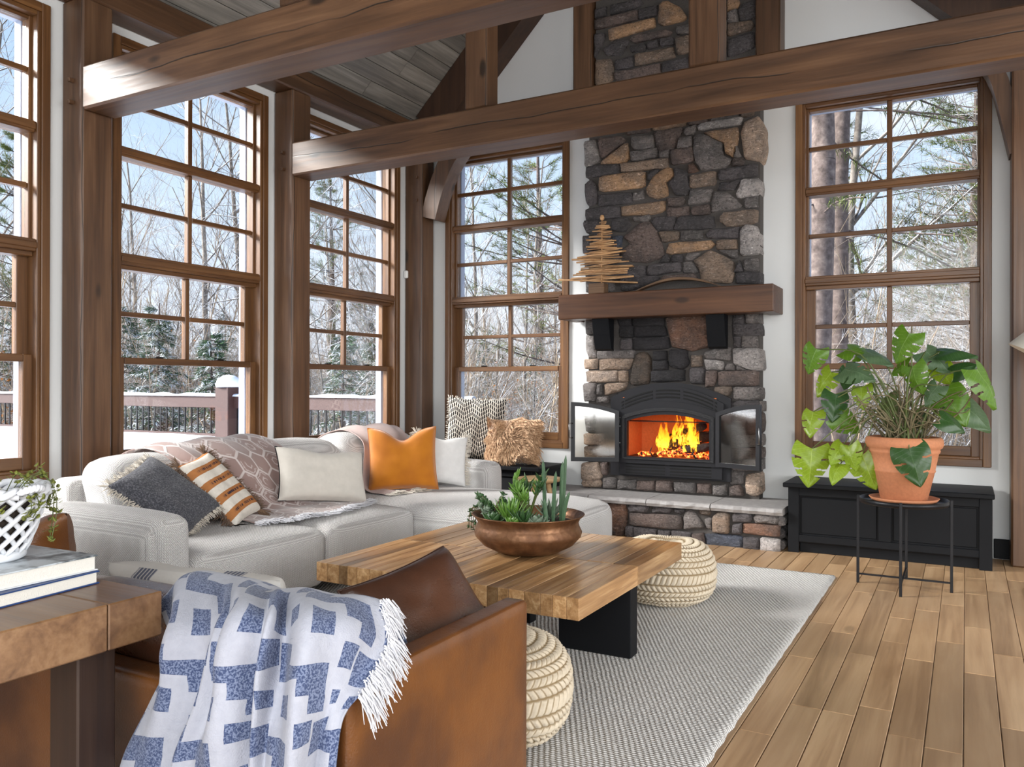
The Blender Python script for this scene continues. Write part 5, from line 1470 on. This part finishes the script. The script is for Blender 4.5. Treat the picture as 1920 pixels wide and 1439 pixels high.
net = [[(-4.30, 4.66, .58), (-4.30, 4.85, .58), (-4.30, 5.08, .58), (-4.30, 5.28, .58)], [(-4.285, 4.68, .79), (-4.285, 4.86, .79), (-4.285, 5.08, .79), (-4.285, 5.28, .79)],
 [(-4.03, 4.68, .870), (-4.03, 4.86, .885), (-4.02, 5.08, .89), (-4.02, 5.27, .88)], [(-3.80, 4.64, .79), (-3.80, 4.81, .80), (-3.80, 5.02, .80), (-3.80, 5.18, .79)],
 [(-3.72, 4.55, .62), (-3.715, 4.70, .62), (-3.71, 4.86, .62), (-3.70, 5.00, .62)], [(-3.665, 4.50, .475), (-3.665, 4.64, .475), (-3.665, 4.78, .475), (-3.66, 4.90, .475)], [(-3.46, 4.46, .458), (-3.43, 4.58, .456), (-3.40, 4.70, .456), (-3.37, 4.80, .456)]]
pp = drape(net, 50, 70, lambda u, v: .008*math.sin(u*14+1)+.004*noise.noise(Vector((u*6, v*8, 9))))
pt = throw('pink_throw', 'plain dusty pink throw over the sofa back behind the orange pillow', 'mauve_plain', pp, (.6, 1.0))
m = MB(); fringe(m, pp[-1], [(1, -.1, -.1)]*50, .06, rng, .006, 3, .2, .446); m.build('fringe', 'fringe_cream', pt, True, kind='stuff')
# ------------------------------------------------------------------ monstera on its stand
simple('terracotta', (.50, .20, .095), .75, bump=.15, bscale=60, var=.22)
simple('soil', (.03, .022, .016), .95, bump=.8, bscale=120, var=.5)
def leaf_mat(name, gloss=.35, trans=.35):
    g = G(name); col = g.ocol(); u, v, _ = g.sep(g.coord('UV')); n = g.noise(g.coord(), 18, 3)
    mid = g.mapr((u-.5).abs(), .004, .014, 1., 0.); vn = g.mapr((((v*9.)-((u-.5).abs()*5.)).fract()-.5).abs(), .03, .07, 1., 0.)*.45
    base = g.mix(n, g.hsv(col, .5, 1., .75), g.hsv(col, .5, 1., 1.25)); base = g.mix((mid+vn).min(1.)*.55, base, g.hsv(col, .49, .8, 1.9))
    p = g.pbr(base, gloss, 0, g.bump(vn+mid, .3, .004), spec=.6)
    t = g.node('ShaderNodeBsdfTranslucent', Color=g.hsv(base, .495, 1.1, 1.5)); ms = g.nt.nodes.new('ShaderNodeMixShader'); ms.inputs[0].default_value = trans
    g.nt.links.new(p.k, ms.inputs[1]); g.nt.links.new(t.k, ms.inputs[2]); g.nt.links.new(ms.outputs[0], g.out.inputs[0])
leaf_mat('leaf_green')
simple('stem_green', (.10, .13, .035), .5, var=.3); simple('root_brown', (.17, .14, .075), .8, var=.4)
PX_, PY_ = -.325, 5.40
ps = thing('plant_stand', 'round black metal tray plant stand with four thin legs', 'plant stand', (PX_, PY_, 0))
m = MB(); m.lathe([(0, .500), (.238, .500), (.245, .505), (.245, .530), (.240, .530), (.236, .508), (0, .508)], 48); m.build('tray', 'black_metal', ps)
for i in range(4):
    a = i*PI/2+.0; x, y = .252*math.cos(a), .252*math.sin(a); m = MB(); m.box(x-.008, x+.008, y-.008, y+.008, 0, .535, .002); m.build('leg', 'black_metal', ps)
for i in range(2):
    m = MB(); (m.box(-.25, .25, -.005, .005, .050, .060) if i == 0 else m.box(-.005, .005, -.25, .25, .061, .071)); m.build('crossbar', 'black_metal', ps)
m = MB(); m.lathe([(0, .5105), (.155, .5105), (.180, .522), (.192, .538), (.186, .540), (.170, .527), (.14, .522), (0, .522)], 48, (PX_, PY_)); m.build('saucer', 'terracotta', label='shallow terracotta saucer under the big plant pot', cat='saucer')
mo = thing('monstera_plant', 'large monstera with split green leaves in a terracotta pot', 'plant', (PX_, PY_, .524))
m = MB(); m.lathe([(0, .524), (.118, .524), (.128, .530), (.165, .690), (.169, .694), (.171, .702), (.168, .706), (.186, .800), (.192, .806), (.196, .818), (.192, .828), (.205, .836), (.213, .856), (.211, .884), (.200, .898), (.186, .900), (.180, .885), (.17, .862), (0, .862)], 56, (PX_, PY_)); m.build('pot', 'terracotta', mo, True)
m = MB(); m.lathe([(.182, .866), (.10, .878), (0, .884)], 24, (PX_, PY_)); m.build('soil', 'soil', mo, True)
def leaf_mesh(name, holes, seed):
    """heart-shaped split leaf in local xz plane: base at origin, tip at +z (length 1), front towards -y"""
    rng = random.Random(seed); m = MB(); NT, NS = 48, 8
    def half(t):
        return .50*(math.sin(PI*min(1, (t+.16)/1.16)**.72)**.75)*(1-.12*t)
    def pt(t, s):
        w = half(t)*s; z = t*1.0-.20*abs(s)**1.3*(1-t)**2.2-.10*abs(s)*t*(1-t)
        y = .13*abs(s)**1.5*(1-.4*t)-.02+.22*(t-.15)**2+.02*math.sin(t*9+abs(s)*4)
        return (w, y, z)
    cuts = {-1: [], 1: []}
    for sd in (-1, 1):
        for k in range(holes): cuts[sd].append((.20+.62*(k+.5+rng.uniform(-.2, .2))/max(1, holes), rng.uniform(.011, .019), rng.uniform(.36, .6)))
    for sd in (-1, 1):
        b = len(m.v)
        for i in range(NT+1):
            for j in range(NS+1): m.v.append(pt(i/NT, sd*j/NS))
        for i in range(NT):
            for j in range(NS):
                t, s = (i+.5)/NT, (j+.5)/NS
                if any(abs(t-(c+.05*s)) < wd*(.5+s) and s > s0 for c, wd, s0 in cuts[sd]): continue
                f = [b+i*(NS+1)+j, b+i*(NS+1)+j+1, b+(i+1)*(NS+1)+j+1, b+(i+1)*(NS+1)+j]
                uv = [(.5+sd*j/NS*.5, i/NT), (.5+sd*(j+1)/NS*.5, i/NT), (.5+sd*(j+1)/NS*.5, (i+1)/NT), (.5+sd*j/NS*.5, (i+1)/NT)]
                if sd < 0: f = f[::-1]; uv = uv[::-1]
                m.uv[len(m.f)] = uv; m.f.append(f); m.sm.append(True)
    return m.mesh(name)
lmesh = [leaf_mesh('leaf', h, i) for i, h in enumerate((3, 2, 0, 3))]
for q in lmesh: q.materials.append(MAT['leaf_green'])
LT = dict(g=(.115, .24, .022), y=(.24, .36, .022), d=(.035, .095, .024), b=(.10, .17, .085), o=(.12, .16, .05))  # b: bluish sheen on the leaves put into their colour
# centre x, centre z, length, direction of the tip in the wall plane (degrees), tone
LEAVES = [(-.844, 1.36, .168, 250, 'g'), (-.795, 1.221, .18, 240, 'y'), (-.568, 1.409, .194, 325, 'g'), (-.46, 1.378, .173, 325, 'b'), (-.567, 1.28, .194, 325, 'b'), (-.329, 1.433, .19, 245, 'g'), (-.151, 1.357, .192, 310, 'b'), (-.047, 1.406, .199, 5, 'd'), (-.257, 1.239, .17, 290, 'g'), (-.71, 1.073, .177, 260, 'd'), (-.857, .968, .168, 270, 'y'), (-.417, 1.089, .138, 200, 'o'), (-.643, .967, .177, 330, 'g'), (-.241, 1.023, .124, 30, 'd'), (-.066, 1.082, .232, 300, 'g'), (.036, 1.04, .238, 310, 'b'), (.107, 1.2, .243, 310, 'g'), (-.851, .697, .246, 265, 'y'), (-.693, .788, .153, 250, 'y'), (-.698, .669, .141, 265, 'y'), (-.605, .768, .153, 290, 'y'), (-.512, .691, .224, 290, 'y'), (-.256, .75, .22, 285, 'd'), (-.121, 1.278, .147, 300, 'y'), (-.176, 1.154, .136, 240, 'b'), (-.66, 1.239, .129, 250, 'd'), (-.556, 1.134, .141, 280, 'y'), (-.066, .988, .144, 340, 'd'), (-.355, 1.308, .127, 200, 'g'), (-.013, 1.305, .133, 20, 'd')]
lr = random.Random(9)
for i, (x, z, L, ang, tone) in enumerate(LEAVES):
    over = i == 22
    dy = -.235 if over else lr.uniform(-.16, .16)
    if z < .86 and not over: dy = lr.uniform(-.10, .08)
    a = math.radians(ang); tip = Vector((math.cos(a), 0, math.sin(a))); L *= 1.0
    nrm = {22: Vector((.1, -1, .25)), 16: Vector((.85, -.55, .45)), 7: Vector((.05, -.45, 1)), 6: Vector((.35, -.8, .7)), 15: Vector((.35, -.8, .75)), 2: Vector((.1, -.6, .9)), 3: Vector((.3, -.5, .9)), 4: Vector((-.1, -.7, .8))}.get(i, Vector((lr.uniform(-.55, .55), -1, lr.uniform(-.1, .9))))
    tip = (tip-nrm*(tip.dot(nrm)/nrm.length_squared)).normalized(); n_ = nrm.normalized(); yv = -n_; xv = yv.cross(tip).normalized()
    base = Vector((x, PY_+dy, z))-tip*L*.45
    M = Matrix((xv, yv, tip)).transposed()
    o = link('leaf', lmesh[(0, 3, 1, 2)[i % 4] if L > .15 else 2 if i % 2 else 1], None, mo, color=LT[tone]); o.rotation_euler = M.to_euler(); o.scale = (L, L, L); o.location = base-mo.location
    # petiole
    ro = Vector((PX_+lr.uniform(-.09, .09), PY_+lr.uniform(-.08, .08), .87)); d = base-ro
    mid = ro+d*.5+Vector((0, lr.uniform(-.04, .04), .10+.22*abs(d.x) if z > .9 else .20)); q1 = ro+Vector((d.x*.15, d.y*.15, .10 if z > .9 else .07))
    if over: mid = Vector((PX_+.03, PY_-.16, .95)); q1 = Vector((PX_+.02, PY_-.05, .93))
    m = MB(); P = spline([ro, q1, mid, base], 14); m.tube(P, [lerp(.0075, .0035, k/13) for k in range(14)], 6); m.build('petiole', 'stem_green', mo, True)
m = MB()
for i in range(70):
    a = lr.uniform(0, 2*PI); r0 = lr.uniform(.01, .12); ro = Vector((PX_+r0*math.cos(a), PY_+r0*math.sin(a), .87)); b = lr.uniform(0, 2*PI); R = lr.uniform(.10, .34); h = lr.uniform(.06, .34)
    e = ro+Vector((R*math.cos(b), R*math.sin(b)*.6, h)); mid = ro.lerp(e, .5)+Vector((lr.uniform(-.08, .08), lr.uniform(-.05, .05), lr.uniform(.02, .14)))
    e2 = e+Vector((lr.uniform(-.1, .1), lr.uniform(-.06, .06), lr.uniform(-.12, .08))); m.tube(spline([ro, mid, e, e2], 11), [lerp(.0055, .002, k/10) for k in range(11)], 5)
m.build('aerial_roots', 'root_brown', mo, True, kind='stuff')
for x in (.005, .045):
    m = MB(); m.tube([(PX_+x, PY_+.02, .87), (PX_+x-.005, PY_+.02, 1.56)], .004, 5); m.build('support_stake', 'root_brown', mo, True)

# ------------------------------------------------------------------ copper bowl of succulents
def copper():
    g = G('aged_copper'); c = g.coord(); n = g.noise(c, 9, 5, .65); n2 = g.noise(c, 60, 3); v = g.vor(c, 38)
    g.pbr(g.ramp(n, [(.3, (.07, .03, .014)), (.5, (.15, .068, .03)), (.7, (.25, .125, .06))]), g.mapr(n, .3, .7, .55, .38), .6, g.bump(v*.8+n2*.3, .3, .006))
copper()
BX, BY, BZ = -1.83, 3.46, .4028
bw = thing('copper_bowl', 'wide hammered copper bowl planted with succulents on the coffee table', 'bowl', (BX, BY, BZ))
m = MB(); m.lathe([(0, 0), (.115, .0), (.15, .008), (.215, .040), (.252, .080), (.258, .100), (.246, .125), (.240, .145), (.250, .165), (.268, .180), (.270, .184), (.264, .185), (.245, .170), (.233, .148), (.238, .125), (0, .120)], 56); m.build('shell', 'aged_copper', bw)
m = MB(); m.lathe([(.238, .140), (.12, .152), (0, .155)], 30); m.build('soil', 'soil', bw)
m = MB(); m.tube(spline([(-.243, 0, .165), (-.285, .0, .168), (-.292, .02, .150), (-.285, .04, .165), (-.243, .045, .165)], 14), .006, 6); m.build('ring_handle', 'aged_copper', bw)
def leaf_strip(m, p, d, L, w, curl, up, th=.35):
    """thick pointed succulent leaf"""
    d = Vector(d).normalized(); s = d.cross(Vector(up)).normalized(); n = s.cross(d).normalized(); N = 6; b = len(m.v)
    for i in range(N+1):
        t = i/N; q = Vector(p)+d*(L*t)+n*(curl*L*t*t); ww = w*(math.sin(PI*(.18+.82*t))**.8 if t < 1 else 0)+.0003
        m.v += [tuple(q-s*ww), tuple(q-n*ww*th), tuple(q+s*ww), tuple(q+n*ww*th)]
    for i in range(N):
        for k in range(4): m.f.append([b+i*4+k, b+i*4+(k+1) % 4, b+(i+1)*4+(k+1) % 4, b+(i+1)*4+k]); m.sm.append(True)
def succ(name, label, loc, cat='succulent'):
    t = thing(name, label, cat, (BX+loc[0], BY+loc[1], BZ+.146)); t.scale = (1.1, 1.1, 1.3) if cat == 'cactus' else (1.2, 1.2, 1.28); return t
simple('succ_dark', (.035, .085, .025), .4, var=.35); simple('succ_bright', (.10, .21, .03), .4, var=.3); simple('succ_grey', (.14, .19, .13), .5, var=.3); simple('cactus_green', (.045, .10, .045), .5, var=.3, bump=.5, bscale=90)
sr = random.Random(21)
# columnar cactus: five ribbed stems
t = succ('column_cactus', 'tall slender ribbed cactus stems at one side of the bowl', (.155, -.02), 'cactus')
for dx, dy, h, ln in ((-.06, .02, .235, -.01), (.0, -.02, .20, .012), (.022, .03, .255, .012), (.045, -.02, .13, .03), (-.02, -.045, .10, -.01), (.03, -.01, .235, .008)):
    m = MB(); n = 14
    def cf(u, v, dx=dx, dy=dy, h=h, ln=ln):
        th = u*2*PI; r = .0066*(1+.22*math.cos(5*th))*(1 if v < .85 else math.sqrt(max(0, 1-((v-.85)/.15)**2))+.02)*(.85+.25*math.sin(v*PI)); return (dx+ln*v*v+r*math.cos(th), dy+r*math.sin(th), h*v-.005)
    m.grid(cf, 30, n, cu=True); m.build('stem', 'cactus_green', t)
def rosette(name, label, loc, mat, N, L, w, el0, el1, curl, up=.4):
    t = succ(name, label, loc); per = 0
    for i in range(N):
        a = i*2.399; k = i/max(1, N-1); el = lerp(el0, el1, k); l = L*lerp(1, .55, k)*sr.uniform(.85, 1.1)
        m = MB(); leaf_strip(m, (0, 0, .002*i/N), (math.cos(a)*math.cos(el), math.sin(a)*math.cos(el), math.sin(el)), l, w, curl, (0, 0, 1) if el < 1.2 else (math.sin(a), -math.cos(a), 0)); m.build('leaf', mat, t)
rosette('aloe', 'spiky bright green aloe in the middle of the bowl', (-.045, -.10), 'succ_bright', 22, .135, .009, .5, 1.35, .15)
rosette('aloe', 'small dark spiky aloe near the cactus in the bowl', (.045, -.13), 'succ_dark', 20, .10, .010, .45, 1.3, .1)
rosette('echeveria', 'grey-green rosette with broad rounded leaves at the bowl rim', (.10, -.12), 'succ_grey', 18, .062, .020, .15, 1.2, .3)
rosette('echeveria', 'small bright yellow-green rosette in the copper bowl', (.015, -.17), 'succ_bright', 16, .055, .015, .2, 1.2, .3)
rosette('agave', 'stiff grey-green agave at the back of the bowl', (.07, .09), 'succ_grey', 20, .115, .010, .4, 1.3, .1)
rosette('aloe', 'bright green aloe at the back of the bowl near the jade', (-.13, .08), 'succ_bright', 20, .11, .009, .4, 1.3, .12)
rosette('echeveria', 'flat dark green rosette between the jade and the bright aloe', (-.11, -.14), 'succ_dark', 18, .065, .018, .15, 1.2, .3)
rosette('haworthia', 'dark narrow-leaved rosette behind the bright aloe', (-.10, .04), 'succ_dark', 18, .11, .008, .6, 1.35, .1)
# finger jade: forked stems with tubular leaves
t = succ('finger_jade', 'bushy green succulent with finger-like leaves, tallest in the bowl', (.0, .01))
for i in range(11):
    a = sr.uniform(0, 6.28); h = sr.uniform(.09, .17); e = Vector((.06*math.cos(a), .05*math.sin(a), h)); m = MB(); m.tube(spline([(0, 0, 0), (e.x*.4, e.y*.4, h*.5), e], 7), .004, 5); stm = m.build('stem', 'stem_green', t); m = MB()
    for k in range(13):
        b = sr.uniform(0, 6.28); el = sr.uniform(.2, 1.4); q = e*sr.uniform(.7, 1.02); leaf_strip(m, q, (math.cos(b)*math.cos(el), math.sin(b)*math.cos(el), math.sin(el)), sr.uniform(.03, .05), .005, .25, (0, 0, 1) if el < 1.2 else (1, 0, 0), .9)
    m.build('leaves', 'succ_bright' if i % 3 else 'succ_dark', stm)
# small-leaved jade
t = succ('jade_plant', 'small dark jade plant with round leaves at the handle end of the bowl', (-.165, -.05))
for i in range(12):
    a = sr.uniform(0, 6.28); h = sr.uniform(.03, .11); e = Vector((.06*math.cos(a), .055*math.sin(a), h)); m = MB(); m.tube(spline([(0, 0, 0), (e.x*.3, e.y*.3, h*.6), e], 6), .003, 5); stm = m.build('stem', 'root_brown', t); m = MB()
    for k in range(12):
        b = sr.uniform(0, 6.28); el = sr.uniform(-.3, 1.2); q = e*sr.uniform(.6, 1.05); leaf_strip(m, q, (math.cos(b)*math.cos(el), math.sin(b)*math.cos(el), math.sin(el)), sr.uniform(.016, .026), .0085, .1, (0, 0, 1), .35)
    m.build('leaves', 'succ_dark' if i % 4 else 'succ_grey', stm)
t = succ('trailing_sedum', 'little trailing sedum sprig spilling over the bowl rim', (-.235, -.045))
for i in range(4):
    m = MB(); P = spline([(0, .01*i, .0), (-.03, -.005+.012*i, .042), (-.05, -.008+.016*i, .02), (-.052, -.01+.018*i, -.03-.01*i)], 9); m.tube(P, .0018, 4); stm = m.build('stem', 'root_brown', t); m = MB()
    for q in P[3:]:
        for k in range(3): leaf_strip(m, q, (sr.uniform(-1, .3), sr.uniform(-1, 1), sr.uniform(-.6, .6)), .014, .005, .1, (0, 0, 1))
    m.build('leaves', 'succ_dark', stm)

# ------------------------------------------------------------------ books and lattice pot on the console
simple('paper', (.72, .69, .63), .9, bump=.3, bscale=300, var=.06); simple('cover_white', (.62, .64, .66), .35, var=.1); simple('cover_blue', (.012, .045, .17), .4, var=.2); simple('ceramic_white', (.72, .74, .78), .22, var=.04)
g = G('photo_cover'); n = g.noise(g.coord(), 14, 4); g.pbr(g.mix(g.mapr(n, .42, .6), (.06, .075, .085), (.55, .60, .64)), .3)
def book(name, label, loc, rz, w, d, h, cov, top):
    t = thing(name, label, 'book', loc, rz)
    m = MB(); m.box(-w/2+.006, w/2-.005, -d/2+.005, d/2-.005, .003, h-.003); m.build('pages', 'paper', t)
    m = MB(); m.box(-w/2, w/2, -d/2, d/2, 0, .003, .0008); m.box(-w/2, -w/2+.004, -d/2, d/2, .002, h-.002); m.build('back_cover', cov, t)
    m = MB(); m.box(-w/2, w/2, -d/2, d/2, h-.003, h, .0008); m.build('front_cover', top, t)
book('hardback_book', 'blue hardback book lying under the white one on the console', (-1.935, 1.075, .7305), .10, .33, .25, .030, 'cover_blue', 'cover_blue')
book('hardback_book', 'large white and grey hardback book under the lattice pot', (-1.965, 1.075, .761), .03, .36, .27, .036, 'cover_white', 'photo_cover')
LX, LY, LZ = -1.955, 1.055, .7975
lp = thing('lattice_pot', 'white ceramic woven lattice pot with rope rim and trailing plant', 'flowerpot', (LX, LY, LZ))
prof = lambda t: lerp(.072, .118, t**.75)
for s in (-1, 1):
    for k in range(15):
        m = MB(); P = []
        for i in range(15):
            tt = i/14; a = k*2*PI/15+s*tt*1.5; r = prof(tt)+s*.0015; P.append((r*math.cos(a), r*math.sin(a), .018+.135*tt))
        m.tube(P, .0062, 5); m.build('lattice_strip', 'ceramic_white', lp)
m = MB(); m.lathe([(0, 0), (.07, 0), (.078, .006), (.078, .018), (.070, .026), (0, .026)], 36); m.build('foot', 'ceramic_white', lp)
m = MB(); 
for ph in (0, PI):
    m.tube([((.121+.007*math.cos(i*.9+ph))*math.cos(i*2*PI/72), (.121+.007*math.cos(i*.9+ph))*math.sin(i*2*PI/72), .158+.007*math.sin(i*.9+ph)) for i in range(73)], .0085, 6, False)
m.build('rope_rim', 'ceramic_white', lp)
for sd in (.15, PI+.15):
    m = MB(); c, s_ = math.cos(sd), math.sin(sd)
    for ph in (0, PI):
        P = []
        for i in range(30):
            q = -1.3+2.6*i/29; r = .125+.028*math.cos(q)+.004*math.cos(i*.9+ph); w = .026*math.sin(q); P.append((r*c-w*s_, r*s_+w*c, .160+.010*math.cos(q)+.004*math.sin(i*.9+ph)))
        m.tube(P, .006, 6)
    m.build('handle', 'ceramic_white', lp)
m = MB(); m.lathe([(.112, .12), (.06, .135), (0, .138)], 24); m.build('soil', 'soil', lp)
m = MB(); m.lathe([(.066, .03), (.085, .07), (.106, .135)], 28); m.build('liner', 'soil', lp)
simple('vine_leaf', (.17, .19, .035), .5, var=.5)
vr = random.Random(14)
for i in range(17):
    a = vr.uniform(-1.2, 1.4) if i < 11 else vr.uniform(0, 6.28); P = [(.05*math.cos(a), .05*math.sin(a), .138), (.10*math.cos(a), .10*math.sin(a), .185+vr.uniform(0, .02)), (.135*math.cos(a), .135*math.sin(a), .155)]
    if i < 11: ln = vr.uniform(.04, .13); P += [(.138*math.cos(a+.05), .138*math.sin(a+.05), .155-ln*.5), (.128*math.cos(a), .128*math.sin(a), .155-ln)]
    P = spline(P, 12); m = MB(); m.tube(P, .0011, 4); stm = m.build('vine', 'stem_green', lp); m = MB()
    for q in P[2:]:
        for k in range(4): leaf_strip(m, q+Vector((vr.uniform(-.008, .008), vr.uniform(-.008, .008), vr.uniform(-.004, .008))), (vr.uniform(-1, 1), vr.uniform(-1, 1), vr.uniform(-.3, .8)), vr.uniform(.009, .015), .0045, .1, (0, 0, 1), .15)
    m.build('leaves', 'vine_leaf', stm)

# ------------------------------------------------------------------ floor lamp at the edge of the room
fl2 = thing('floor_lamp', 'floor lamp with a tilted white shade on a black arm', 'lamp', (.62, 5.9, 0))
simple('lamp_shade', (.72, .68, .60), .8, var=.04)
m = MB(); m.lathe([(0, 0), (.14, 0), (.15, .01), (.14, .022), (0, .025)], 32); m.build('base', 'black_metal', fl2)
m = MB(); m.tube([(0, 0, .02), (0, 0, 1.35)], .011, 10); m.tube([(0, 0, 1.35), (-.16, -.03, 1.66)], .009, 8); m.build('pole', 'black_metal', fl2)
m = MB(); m.lathe([(.22, -.13), (.12, .13), (.118, .13), (.217, -.13)], 36); sh = m.build('shade', 'lamp_shade', fl2, loc=(-.14, -.03, 1.47), rot=(0, .5, 0))
